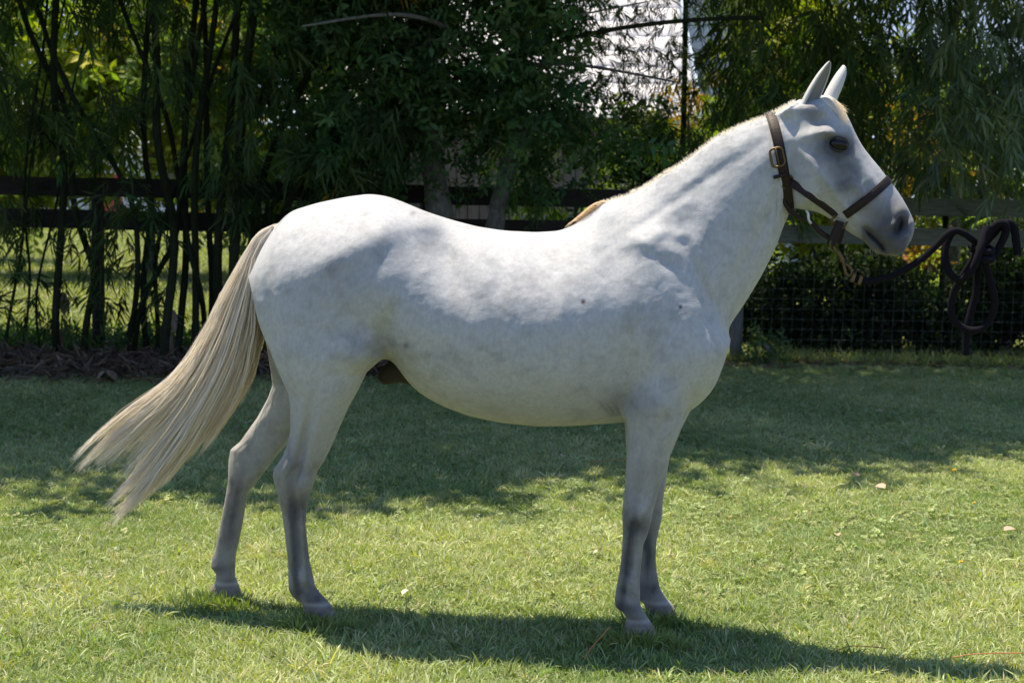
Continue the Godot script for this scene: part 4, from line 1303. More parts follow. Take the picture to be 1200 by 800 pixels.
func build_bamboo() -> void:
	var r := RandomNumberGenerator.new()
	r.seed = 19
	for i in 4: bamboo_meshes.append(bamboo_spray(r, 8 + i))
	# canes traced at their own distance just before the fence: [x, y ...] in metres, then radius
	var left := [
		[[-4.02, 0.09, -3.99, 0.6, -3.98, 1.61, -4.01, 2.12, -3.97, 3.15, -3.91, 4.22], 0.036, "thick bamboo cane with a tan sheath round its foot, left of the bent cane"],
		[[-3.78, 0.15, -3.75, 0.56, -3.77, 0.86, -3.84, 1.28, -3.91, 1.76, -4.01, 2.28, -4.23, 2.86, -4.44, 3.58], 0.031, "smooth bent bamboo cane curving up to the left, standing alone before the bright paddock"],
		[[-4.52, 0.15, -4.47, 0.77, -4.37, 1.41, -4.27, 2.05, -4.22, 2.73], 0.015, "thin bamboo cane at the left edge of the photo"],
		[[-4.36, 0.13, -4.33, 0.77, -4.29, 1.3, -4.16, 2.27], 0.013, "thinnest upright bamboo cane just left of the thick sheathed cane"],
		[[-3.42, 0.16, -3.3, 0.62, -3.25, 0.96, -3.36, 1.44, -3.64, 1.98, -3.87, 2.45, -4.09, 2.84, -4.23, 3.27], 0.027, "bamboo cane leaning far left across the upper left leaves"],
		[[-3.38, 0.11, -3.26, 0.5, -3.09, 0.88, -2.99, 1.18, -2.9, 1.71, -2.83, 2.44], 0.027, "bamboo cane slanting up to the right across its neighbours"],
		[[-3.28, 0.06, -3.28, 0.72, -3.26, 1.33, -3.3, 1.85, -3.25, 2.75, -3.22, 3.48], 0.030, "upright bamboo cane left of the cane with the tan husk"],
		[[-3, 0.14, -2.97, 0.6, -2.97, 1.19, -3.02, 1.7, -3.08, 2.21, -3.12, 2.78, -3.13, 3.56], 0.041, "stout bamboo cane with a tan husk at knee height"],
		[[-2.95, 0.12, -2.93, 0.81, -2.93, 1.56, -2.87, 2.3, -2.83, 3.18], 0.034, "bamboo cane at the left side of the dense clump"],
		[[-2.78, 0.13, -2.8, 0.75, -2.77, 1.41, -2.72, 2.22, -2.62, 3.16], 0.034, "bamboo cane second in the dense clump from the left"],
		[[-2.74, 0.12, -2.71, 0.81, -2.71, 1.49, -2.76, 2.31, -2.79, 3.2], 0.030, "bamboo cane in the middle of the dense clump"],
		[[-2.58, 0.13, -2.59, 0.74, -2.55, 1.57, -2.51, 2.31, -2.42, 3.32], 0.041, "thick bamboo cane right of the middle of the dense clump"],
		[[-2.42, 0.15, -2.4, 0.76, -2.41, 1.42, -2.38, 2.08, -2.24, 3.02], 0.048, "thickest bamboo cane, nearest the horse's tail"],
		[[-2.37, 0.13, -2.34, 0.82, -2.29, 1.5, -2.06, 2.1, -1.62, 2.92, -1.4, 3.43], 0.037, "bamboo cane arching right above the horse's rump"],
		[[-2.24, 0.16, -2.17, 0.83, -1.95, 1.51, -1.51, 2.03, -1.15, 2.47, -0.94, 2.91], 0.034, "low bamboo cane leaning right behind the horse's croup"],
		[[-2.57, 0.12, -2.45, 0.81, -2.15, 1.43, -1.76, 1.81, -1.33, 2.12, -0.8, 2.43], 0.030, "lowest slanting bamboo cane above the horse's rump"],
		[[-3.21, 0.08, -3.23, 0.56, -3.17, 1.02, -3.04, 1.56, -2.85, 2.16], 0.022, "slim bamboo cane half hidden beside the stout husked cane"],
		[[-2.75, 0.12, -2.76, 0.66, -2.86, 1.11, -3, 1.71, -3.1, 2.3, -3.39, 3.02], 0.026, "bamboo cane crossing the dense clump towards the upper left"],
		[[-2.2, 0.17, -2.06, 0.98, -1.88, 1.51, -1.69, 1.96, -1.44, 2.63], 0.026, "slim bamboo cane leaning right nearest to the pale tree trunk"],
		[[-4.2, 0.14, -4.19, 0.7, -4.09, 1.38, -3.97, 1.98], 0.012, "short thin bamboo shoot beside the thick sheathed cane"],
	]
	var zs := [-12.5, -12.6, -12.7, -12.6, -12.4, -12.5, -12.7, -12.3, -12.6, -12.4, -12.7, -12.5, -12.3, -12.6, -12.4, -12.7, -12.75, -12.55, -12.65, -12.6]
	var places := []
	var heads := []
	for i in left.size():
		var pts := curve(v3s(left[i][0], zs[i]), 6)
		var foot := Vector3(pts[0].x, 0, zs[i])
		pts[0].y = 0.0
		var o := thing("bamboo_cane", left[i][2], "bamboo", foot, 0.0, "bamboo canes by the fence on the left")
		# the cane goes on above the picture and nods over
		var e := pts[-1]
		var dd := (pts[-1] - pts[-4]).normalized()
		for k in 14:
			dd = (dd + Vector3(0.02, -0.035, 0.03)).normalized()
			e += dd * 0.22
			pts.append(e)
		for k in pts.size(): pts[k] = pts[k] - foot + Vector3(0, 0, 0.12 * sin(k * 0.35 + i))
		part("culm", culm_mesh(pts, left[i][1]), M.culm, o)
		if i in [0, 7]:
			part("sheath", sheath_mesh(0.20, 0.055), M.husk, o, Transform3D(Basis(Vector3.RIGHT, PI), Vector3(0.02, 0.62 if i == 0 else 0.50, 0.0)))
			part("sheath", sheath_mesh(0.28, 0.045), M.husk, o, Transform3D(Basis(Vector3.UP, 0.6), Vector3(0.0, 0.02, 0.02)))
		heads.append([o, foot, pts])
		places.append([[], [], [], []])
	# leaf sprays, thick above, thinning towards the ground; each belongs to the nearest cane
	var nz := FastNoiseLite.new()
	nz.seed = 27
	nz.frequency = 1.1
	nz.fractal_octaves = 2
	var tints := []
	for i in left.size(): tints.append([[], [], [], []])
	var put := func(p: Vector3, s: float, dark: float) -> void:
		var best := 0
		var bd := 1e9
		for i in heads.size():
			var q: Vector3 = along(heads[i][2], clampf(p.y / 4.5, 0, 1)) + heads[i][1]
			var d := absf(q.x - p.x) + r.randf() * 0.4
			if d < bd:
				bd = d
				best = i
		var v := r.randi() % 4
		places[best][v].append(bent(r, p - heads[best][1], s, 0.45))
		tints[best][v].append(leaf_tint(r, Color(0.062, 0.10, 0.038) * dark, 0.35, 0.004))
	var tries := 0
	var got := 0
	while got < LEFT_SPRAYS and tries < 90000:
		tries += 1
		var x := r.randf_range(-5.6, -0.7)
		var y := r.randf_range(1.35, 6.8)
		var z := r.randf_range(-13.3, -11.6)
		if y > 4.5: z = r.randf_range(-13.4, -9.4)
		var edge := nz.get_noise_2d(x * 1.0, y * 1.0)
		# bright windows in the leaves, more of them low and to the left
		var open := 0.12 if x < -2.6 else 0.22
		if x > -4.7 and x < -2.5 and y < 3.3 and y > 1.5: open = 0.35
		if y < 1.9: open += 0.18
		if edge + 0.35 < open + r.randf() * 0.18: continue
		put.call(Vector3(x, y, z), r.randf_range(0.5, 1.0), 1.0)
		got += 1
	# small sprays on the lower canes
	for i in 150:
		var x := r.randf_range(-4.9, -3.0)
		put.call(Vector3(x + r.randfn(0, 0.1), r.randf_range(0.35, 1.3), -12.5 + r.randfn(0, 0.15)), r.randf_range(0.5, 0.85), 1.0)
	for i in heads.size():
		for v in 4:
			if places[i][v].size() > 0: many("foliage", bamboo_meshes[v], M.leaf, places[i][v], tints[i][v], heads[i][0])

func build_right_bamboo() -> void:
	var r := RandomNumberGenerator.new()
	r.seed = 23
	var stems := [
		[Vector3(1.78, 0, -15.2), Vector3(1.5, 6.5, -14.0), Vector3(0.6, 6.0, -11.0), "bamboo cane rising behind the horse's neck with a fine dark crown"],
		[Vector3(2.3, 0, -15.0), Vector3(2.0, 6.8, -14.2), Vector3(1.7, 6.2, -11.2), "bamboo cane behind the horse's ears with drooping leaves"],
		[Vector3(3.4, 0, -14.8), Vector3(3.2, 6.8, -14.2), Vector3(2.9, 6.4, -11.6), "bamboo cane in front of the sunlit yellow-green bush on the right"],
		[Vector3(4.4, 0, -14.6), Vector3(4.2, 6.5, -14.0), Vector3(3.8, 6.3, -11.6), "bamboo cane with long drooping leaf sprays over the coiled rope"],
		[Vector3(5.3, 0, -14.4), Vector3(5.1, 6.2, -13.6), Vector3(4.6, 6.0, -11.4), "bamboo cane at the right edge of the photo with heavy grey-green foliage"],
		[Vector3(-0.35, 0, -15.6), Vector3(0.2, 6.8, -14.6), Vector3(0.2, 6.4, -11.8), "bamboo cane in front of the pale barn roof with sparse leaves"],
	]
	var nz := FastNoiseLite.new()
	nz.seed = 61
	nz.frequency = 0.8
	nz.fractal_octaves = 3
	var heads := []
	var places := []
	var tints := []
	for s in stems:
		var foot: Vector3 = s[0]
		var o := thing("drooping_bamboo", s[3], "bamboo", foot, 0.0, "bamboo canes overhanging the fence on the right")
		var pts := curve([Vector3.ZERO, (s[1] - foot) * 0.5 + Vector3(0.05, 0, -0.1), s[1] - foot, s[2] - foot], 10)
		part("culm", culm_mesh(pts, 0.032), M.culm, o)
		# side branches that carry the sprays
		for k in 7:
			var p := along(pts, 0.22 + k * 0.07)
			var st := begin()
			st.set_smooth_group(0)
			var dx := r.randf_range(-0.7, 0.7)
			tube(st, curve([p, p + Vector3(dx * 0.5, 0.25, 0.3), p + Vector3(dx, 0.1, 0.75)], 4), PackedFloat32Array([0.008, 0.007, 0.007, 0.006, 0.006, 0.005, 0.004, 0.003, 0.002]), 5)
			part("branch", finish(st), M.culm, o)
		heads.append([o, foot])
		places.append([[], [], [], []])
		tints.append([[], [], [], []])
	var got := 0
	var tries := 0
	while got < RIGHT_SPRAYS and tries < 90000:
		tries += 1
		var x := r.randf_range(-0.3, 5.9)
		var y := r.randf_range(1.45, 6.8)
		var z := r.randf_range(-15.0, -12.9)
		if x > 3.5 and r.randf() < 0.5: z = r.randf_range(-13.2, -12.0)
		if y > 4.2: z = r.randf_range(-15.0, -11.2)
		var n := nz.get_noise_2d(x, y)
		var open := 0.06
		if x < 1.9: open = 0.30
		if x < 1.75 and y > 2.25 and y < 3.9: open = 0.58
		elif x < 3.6 and y < 2.5: open = 0.24
		elif x > 3.6: open = -0.1
		if y < 1.75 + (0.25 if x < 3.0 else 0.0): open += 0.25
		if x > 3.1 and y < 2.0 and r.randf() < 0.8: continue
		var lace := x < 1.75 and x > 0.3 and y > 2.2 and y < 3.5
		if lace:
			if r.randf() < 0.78: continue
		elif n + 0.35 < open + r.randf() * 0.12: continue
		var best := 0
		var bd := 1e9
		for i in heads.size():
			var d: float = absf(heads[i][1].x - x) + r.randf() * 0.7
			if d < bd:
				bd = d
				best = i
		var v := r.randi() % 4
		var sc := r.randf_range(0.3, 0.5) if lace else r.randf_range(0.5, 0.85) if x < 2.0 else r.randf_range(0.65, 1.15)
		places[best][v].append(bent(r, Vector3(x, y, z) - heads[best][1], sc, 0.4))
		var c := Color(0.085, 0.13, 0.05)
		if x > 3.6: c = Color(0.19, 0.245, 0.15)
		tints[best][v].append(leaf_tint(r, c, 0.25, 0.015 if x > 1.8 and y < 2.6 else 0.003))
		got += 1
	# fine twigs and narrow leaves that lace over the pale roof
	for i in 480:
		var h: int = [0, 5, 5, 1][r.randi() % 4]
		var v := r.randi() % 4
		places[h][v].append(bent(r, Vector3(r.randf_range(0.35, 1.9), r.randf_range(2.15, 3.6), r.randf_range(-14.6, -12.8)) - heads[h][1], r.randf_range(0.35, 0.6), 0.6))
		tints[h][v].append(leaf_tint(r, Color(0.045, 0.075, 0.03), 0.25))
	for i in heads.size():
		for v in 4:
			if places[i][v].size() > 0: many("foliage", bamboo_meshes[v], M.leaf, places[i][v], tints[i][v], heads[i][0])

func limb(st: SurfaceTool, pts: Array, r0: float, r1: float, sides := 12, rough := 0.06) -> void:
	var c := curve(pts, 6)
	var rr := PackedFloat32Array()
	for i in c.size(): rr.append(lerpf(r0, r1, float(i) / (c.size() - 1)) * (1.0 + rng.randfn(0, rough)))
	tube(st, c, rr, sides)

func build_tree() -> void:
	var r := RandomNumberGenerator.new()
	r.seed = 33
	for i in 3: broad_meshes.append(broad_spray(r, 11 + i * 2))
	var foot := Vector3(-0.4, 0, -12.9)
	var t := thing("broadleaf_tree", "dark green broadleaf tree with two pale mottled trunks before the fence", "tree", foot)
	var st := begin()
	st.set_smooth_group(0)
	limb(st, [Vector3(-0.12, 0, 0), Vector3(-0.2, 0.8, 0), Vector3(-0.30, 1.5, 0), Vector3(-0.42, 2.3, 0.05), Vector3(-0.5, 3.4, 0.1), Vector3(-0.9, 5.0, 0.6), Vector3(-1.6, 6.6, 1.6)], 0.155, 0.05)
	part("trunk", finish(st), M.bark, t)
	st = begin()
	st.set_smooth_group(0)
	limb(st, [Vector3(0.10, 0, -0.05), Vector3(0.16, 0.8, -0.03), Vector3(0.26, 1.5, 0), Vector3(0.42, 2.2, 0.05), Vector3(0.45, 3.2, 0.1), Vector3(0.9, 5.0, 0.9), Vector3(1.6, 6.8, 2.2)], 0.105, 0.045)
	part("trunk", finish(st), M.bark, t)
	for k in 12:
		st = begin()
		st.set_smooth_group(0)
		var a := k * 2.4
		var p := Vector3(-0.5 + 0.9 * (k % 2), 2.2 + k * 0.28, 0.1)
		var q := p + Vector3(cos(a) * 1.3, 0.5, absf(sin(a)) * 1.3 + 0.3)
		limb(st, [p, p.lerp(q, 0.5) + Vector3(0, 0.15, 0), q, q + Vector3(cos(a) * 0.9, -0.2, 0.8)], 0.035, 0.008, 7)
		part("limb", finish(st), M.bark, t)
	for k in 7:      # long boughs that carry the crown out over the lawn
		st = begin()
		st.set_smooth_group(0)
		var q := Vector3(-5.5 + k * 1.75, 6.4 + 0.4 * sin(k * 2.0), 3.2 + 1.2 * cos(k * 1.3))
		limb(st, [Vector3(-0.9 + 0.3 * k, 4.8, 0.6), q * 0.5 + Vector3(0, 2.9, 0.4), q], 0.06, 0.015, 8)
		part("limb", finish(st), M.bark, t)
	# bare grey twigs hanging in the leaves
	for q in [[-1.46, 2.84, -1.41, 2.99, -1.32, 3.09], [-1.47, 2.82, -1.28, 2.81, -0.96, 2.92], [-0.76, 2.95, -0.73, 2.74, -0.62, 2.43], [-0.06, 2.9, 0, 2.69, 0.08, 2.55], [0.37, 3.05, 0.66, 3.11, 1.08, 3.2]]:
		st = begin()
		st.set_smooth_group(0)
		var z := -12.15
		limb(st, [Vector3(q[0], q[1], z) - foot, Vector3(q[2], q[3], z) - foot, Vector3(q[4], q[5], z) - foot], 0.011, 0.006, 6, 0.02)
		part("twig", finish(st), M.bark, t)
	var nz := FastNoiseLite.new()
	nz.seed = 71
	nz.frequency = 0.9
	nz.fractal_octaves = 3
	var places := [[], [], []]
	var tints := [[], [], []]
	var got := 0
	while got < TREE_SPRAYS:
		var x := r.randf_range(-2.1, 1.1)
		var y := r.randf_range(1.5, 4.2)
		var z := r.randf_range(-13.3, -11.7)
		var low := 1.5 + 0.3 * absf(sin(x * 2.3)) + (0.15 if x > -0.5 and x < -0.1 else 0.0)
		if y < low + r.randf() * 0.5: continue
		if x > 0.38 and y > 2.1 and r.randf() < (x - 0.38) * 3.0 + 0.25: continue
		if y < 2.15 and (absf(x + 0.76) < 0.16 or absf(x + 0.10) < 0.14) and r.randf() < 0.88: continue
		if nz.get_noise_3d(x * 1.4, y * 1.4, z) < r.randf_range(-0.4, 0.05): continue
		var v := r.randi() % 3
		places[v].append(bent(r, Vector3(x, y, z) - foot, r.randf_range(0.6, 1.2), 0.7))
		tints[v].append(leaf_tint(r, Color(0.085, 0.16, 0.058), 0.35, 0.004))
		got += 1
	for i in 480:      # low hanging leaves before the plank wall
		var x := r.randf_range(-1.9, 0.7)
		var y := r.randf_range(1.5, 2.4)
		if y < 2.15 and (absf(x + 0.74) < 0.17 or absf(x + 0.10) < 0.15 or absf(x - 0.45) < 0.12) and r.randf() < 0.9: continue
		var v := r.randi() % 3
		places[v].append(bent(r, Vector3(x, y, r.randf_range(-13.2, -12.2)) - foot, r.randf_range(0.6, 1.1), 0.7))
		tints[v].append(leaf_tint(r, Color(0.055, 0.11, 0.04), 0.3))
	# the crown above the picture: it shades the grass before the fence
	got = 0
	while got < CANOPY_SPRAYS:
		var x := r.randf_range(-7.5, 6.5)
		var y := r.randf_range(4.6, 8.2)
		var z := r.randf_range(-14.5, -7.2)
		var sx := x + 0.25 * y
		var sz := z + 0.2 * y
		var edge := -7.55 - 0.09 * sx
		if sx > 0.1: edge = -8.1 - 0.35 * maxf(sx - 0.6, 0.0)
		edge += 0.5 * exp(-pow((sx + 0.2) / 0.5, 2.0)) + nz.get_noise_1d(sx * 2.0 + 9.0) * 0.5
		if sx > 1.9 and sz < -11.8 - r.randf() * 0.5: continue
		if sz > edge + r.randfn(0, 0.12): continue
		if nz.get_noise_2d(sx * 1.2, sz * 1.2) < -0.42: continue
		var v := r.randi() % 3
		places[v].append(bent(r, Vector3(x, y, z) - foot, r.randf_range(2.0, 3.2), 0.7))
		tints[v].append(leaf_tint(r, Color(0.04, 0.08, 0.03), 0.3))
		got += 1
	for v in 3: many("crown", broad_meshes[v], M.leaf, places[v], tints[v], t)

# a shrub or tree made of leafy clumps round a stem
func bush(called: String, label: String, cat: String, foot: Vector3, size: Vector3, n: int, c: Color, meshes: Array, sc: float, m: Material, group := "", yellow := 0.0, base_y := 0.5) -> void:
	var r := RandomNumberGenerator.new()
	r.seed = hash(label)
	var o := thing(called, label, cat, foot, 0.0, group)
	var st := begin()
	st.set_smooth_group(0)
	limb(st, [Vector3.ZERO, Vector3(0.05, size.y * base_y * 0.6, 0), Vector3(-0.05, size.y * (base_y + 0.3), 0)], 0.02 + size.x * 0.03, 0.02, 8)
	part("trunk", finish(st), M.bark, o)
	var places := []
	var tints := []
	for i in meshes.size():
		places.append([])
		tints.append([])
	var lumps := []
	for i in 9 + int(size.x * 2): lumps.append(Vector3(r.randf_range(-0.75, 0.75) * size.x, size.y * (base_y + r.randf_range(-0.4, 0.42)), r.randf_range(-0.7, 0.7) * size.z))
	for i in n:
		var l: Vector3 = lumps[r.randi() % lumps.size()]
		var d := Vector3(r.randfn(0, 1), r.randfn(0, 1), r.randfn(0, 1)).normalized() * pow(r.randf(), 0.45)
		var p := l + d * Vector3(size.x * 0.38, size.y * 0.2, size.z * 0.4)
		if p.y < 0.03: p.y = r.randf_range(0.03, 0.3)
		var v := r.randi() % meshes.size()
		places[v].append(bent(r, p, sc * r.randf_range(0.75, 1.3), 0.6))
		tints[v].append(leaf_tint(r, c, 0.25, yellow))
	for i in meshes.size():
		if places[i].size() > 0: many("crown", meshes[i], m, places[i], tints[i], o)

func palm(label: String, foot: Vector3, h: float, fronds: Array, c: Color) -> void:
	var r := RandomNumberGenerator.new()
	r.seed = hash(label)
	var o := thing("palm", label, "palm", foot)
	var st := begin()
	st.set_smooth_group(0)
	limb(st, [Vector3.ZERO, Vector3(0, h * 0.5, 0), Vector3(0, h, 0)], 0.09, 0.06, 10)
	part("trunk", finish(st), M.bark, o)
	for f in fronds:      # [azimuth, length, lift, droop]
		var fr := begin()
		fr.set_smooth_group(-1)
		var d := Vector3(cos(f[0]), f[2], sin(f[0])).normalized()
		var p := Vector3(0, h, 0)
		var pts := PackedVector3Array([p])
		for k in 26:
			d = (d + Vector3.DOWN * f[3] / 26.0).normalized()
			p += d * f[1] / 26.0
			pts.append(p)
			var side := d.cross(Vector3.UP).normalized()
			for s in [-1.0, 1.0]:
				var ln: float = f[1] * 0.30 * sin(PI * (0.12 + 0.86 * k / 26.0))
				leaf(fr, p, side * s + d * 0.55 + Vector3(0, 0.15, 0), ln, 0.022, 0.5, 0.3 * s, 3, 0.3)
		tube(fr, pts, same(pts.size(), 0.008), 4)
		part("frond", finish(fr), c_mat(c), o)

var c_mats := {}
func c_mat(c: Color) -> Material:
	if not c_mats.has(c):
		var m := mat(Color(c.r, c.g, c.b).linear_to_srgb(), 0.5)
		m.backlight_enabled = true
		m.backlight = Color(0.8, 0.9, 0.3)
		c_mats[c] = m
	return c_mats[c]

func build_backdrop_plants() -> void:
	var sun_c := Color(0.42, 0.47, 0.08)
	var grp := "sunlit trees beyond the paddock"
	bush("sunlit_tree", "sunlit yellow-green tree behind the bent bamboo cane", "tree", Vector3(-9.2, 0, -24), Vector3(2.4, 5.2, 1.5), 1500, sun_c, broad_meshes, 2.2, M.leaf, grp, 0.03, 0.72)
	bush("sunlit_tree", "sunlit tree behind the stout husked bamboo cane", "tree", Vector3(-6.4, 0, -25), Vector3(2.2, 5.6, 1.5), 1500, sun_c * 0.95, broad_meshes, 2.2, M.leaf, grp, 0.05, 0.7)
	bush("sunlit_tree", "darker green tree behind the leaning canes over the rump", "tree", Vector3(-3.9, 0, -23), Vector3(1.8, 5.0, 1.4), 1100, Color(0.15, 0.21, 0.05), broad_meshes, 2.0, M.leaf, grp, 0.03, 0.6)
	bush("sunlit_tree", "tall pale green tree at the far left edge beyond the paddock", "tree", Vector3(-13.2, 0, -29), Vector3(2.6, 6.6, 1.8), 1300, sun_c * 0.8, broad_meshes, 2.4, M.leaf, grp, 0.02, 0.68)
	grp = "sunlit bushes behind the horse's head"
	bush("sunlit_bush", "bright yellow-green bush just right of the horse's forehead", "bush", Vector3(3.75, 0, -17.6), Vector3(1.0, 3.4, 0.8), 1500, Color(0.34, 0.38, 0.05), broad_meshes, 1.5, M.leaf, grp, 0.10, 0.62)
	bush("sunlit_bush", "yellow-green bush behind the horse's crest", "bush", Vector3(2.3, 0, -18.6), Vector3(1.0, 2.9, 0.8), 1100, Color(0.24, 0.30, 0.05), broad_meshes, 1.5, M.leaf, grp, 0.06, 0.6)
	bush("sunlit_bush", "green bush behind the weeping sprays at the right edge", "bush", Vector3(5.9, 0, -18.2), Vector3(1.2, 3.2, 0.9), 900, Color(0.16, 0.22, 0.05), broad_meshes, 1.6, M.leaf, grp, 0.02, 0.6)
	grp = "orange-leaved shrubs behind the fence"
	bush("orange_shrub", "shrub with orange leaves above the horse's withers", "shrub", Vector3(1.95, 0, -16.0), Vector3(0.3, 2.1, 0.3), 60, Color(0.40, 0.22, 0.03), broad_meshes, 1.1, M.leaf, grp, 0.5, 0.88)
	bush("orange_shrub", "shrub with orange leaves right of the horse's muzzle", "shrub", Vector3(4.25, 0, -15.6), Vector3(0.3, 1.9, 0.3), 60, Color(0.40, 0.20, 0.03), broad_meshes, 1.1, M.leaf, grp, 0.5, 0.88)
	grp = "dark low shrubs behind the wire mesh"
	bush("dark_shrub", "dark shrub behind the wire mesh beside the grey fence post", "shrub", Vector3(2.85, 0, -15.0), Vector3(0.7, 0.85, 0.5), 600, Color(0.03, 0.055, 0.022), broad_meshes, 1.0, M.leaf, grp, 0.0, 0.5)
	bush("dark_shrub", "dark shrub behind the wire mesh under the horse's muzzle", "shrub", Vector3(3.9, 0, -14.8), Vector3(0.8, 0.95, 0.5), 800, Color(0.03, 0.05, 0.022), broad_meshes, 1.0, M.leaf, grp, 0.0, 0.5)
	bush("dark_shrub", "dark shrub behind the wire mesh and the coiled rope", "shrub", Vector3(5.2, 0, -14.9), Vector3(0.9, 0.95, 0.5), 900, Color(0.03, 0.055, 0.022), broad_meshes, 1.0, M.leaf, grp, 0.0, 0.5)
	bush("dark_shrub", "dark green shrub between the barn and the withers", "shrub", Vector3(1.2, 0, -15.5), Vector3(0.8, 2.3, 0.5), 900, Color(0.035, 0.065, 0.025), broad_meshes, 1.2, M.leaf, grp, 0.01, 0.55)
	bush("young_weed", "small light green weed at the foot of the grey fence post", "weed", Vector3(2.45, 0, -13.45), Vector3(0.16, 0.26, 0.12), 26, Color(0.10, 0.16, 0.07), broad_meshes, 0.7, M.leaf, "", 0.0, 0.5)
	palm("young palm in sun behind the mesh, below the horse's jaw", Vector3(2.95, 0, -16.6), 0.5, [[0.3, 1.5, 0.9, 1.4], [1.2, 1.4, 0.8, 1.6], [2.6, 1.5, 0.9, 1.5], [3.6, 1.3, 1.2, 1.3], [-0.8, 1.4, 0.9, 1.4], [-1.8, 1.4, 0.8, 1.5], [1.9, 1.2, 1.4, 1.0]], Color(0.26, 0.32, 0.09))
	palm("young palm in sun behind the mesh and the rope loops", Vector3(4.9, 0, -16.8), 0.5, [[0.2, 1.5, 0.9, 1.5], [1.3, 1.4, 0.9, 1.5], [2.8, 1.6, 0.8, 1.5], [3.7, 1.3, 1.1, 1.3], [-0.9, 1.4, 0.9, 1.4], [-2.0, 1.4, 0.9, 1.5], [1.8, 1.3, 1.3, 1.1]], Color(0.26, 0.33, 0.09))
	palm("palm with a pale arching frond above the fence board at the right edge", Vector3(5.75, 0, -14.9), 1.35, [[2.9, 1.2, 0.6, 1.2], [2.2, 1.3, 0.8, 1.4], [3.7, 1.1, 0.9, 1.4], [0.4, 1.2, 0.8, 1.4], [1.3, 1.2, 0.9, 1.5], [-1.2, 1.2, 0.9, 1.4]], Color(0.12, 0.17, 0.08))
	palm("palm with a sun-bleached fan frond over the fence right of the muzzle", Vector3(4.75, 0, -15.4), 1.9, [[2.6, 0.8, 0.5, 0.9], [0.9, 0.9, 0.6, 1.2], [1.8, 0.8, 0.9, 1.0], [-1.4, 0.8, 0.8, 1.2]], Color(0.38, 0.34, 0.25))

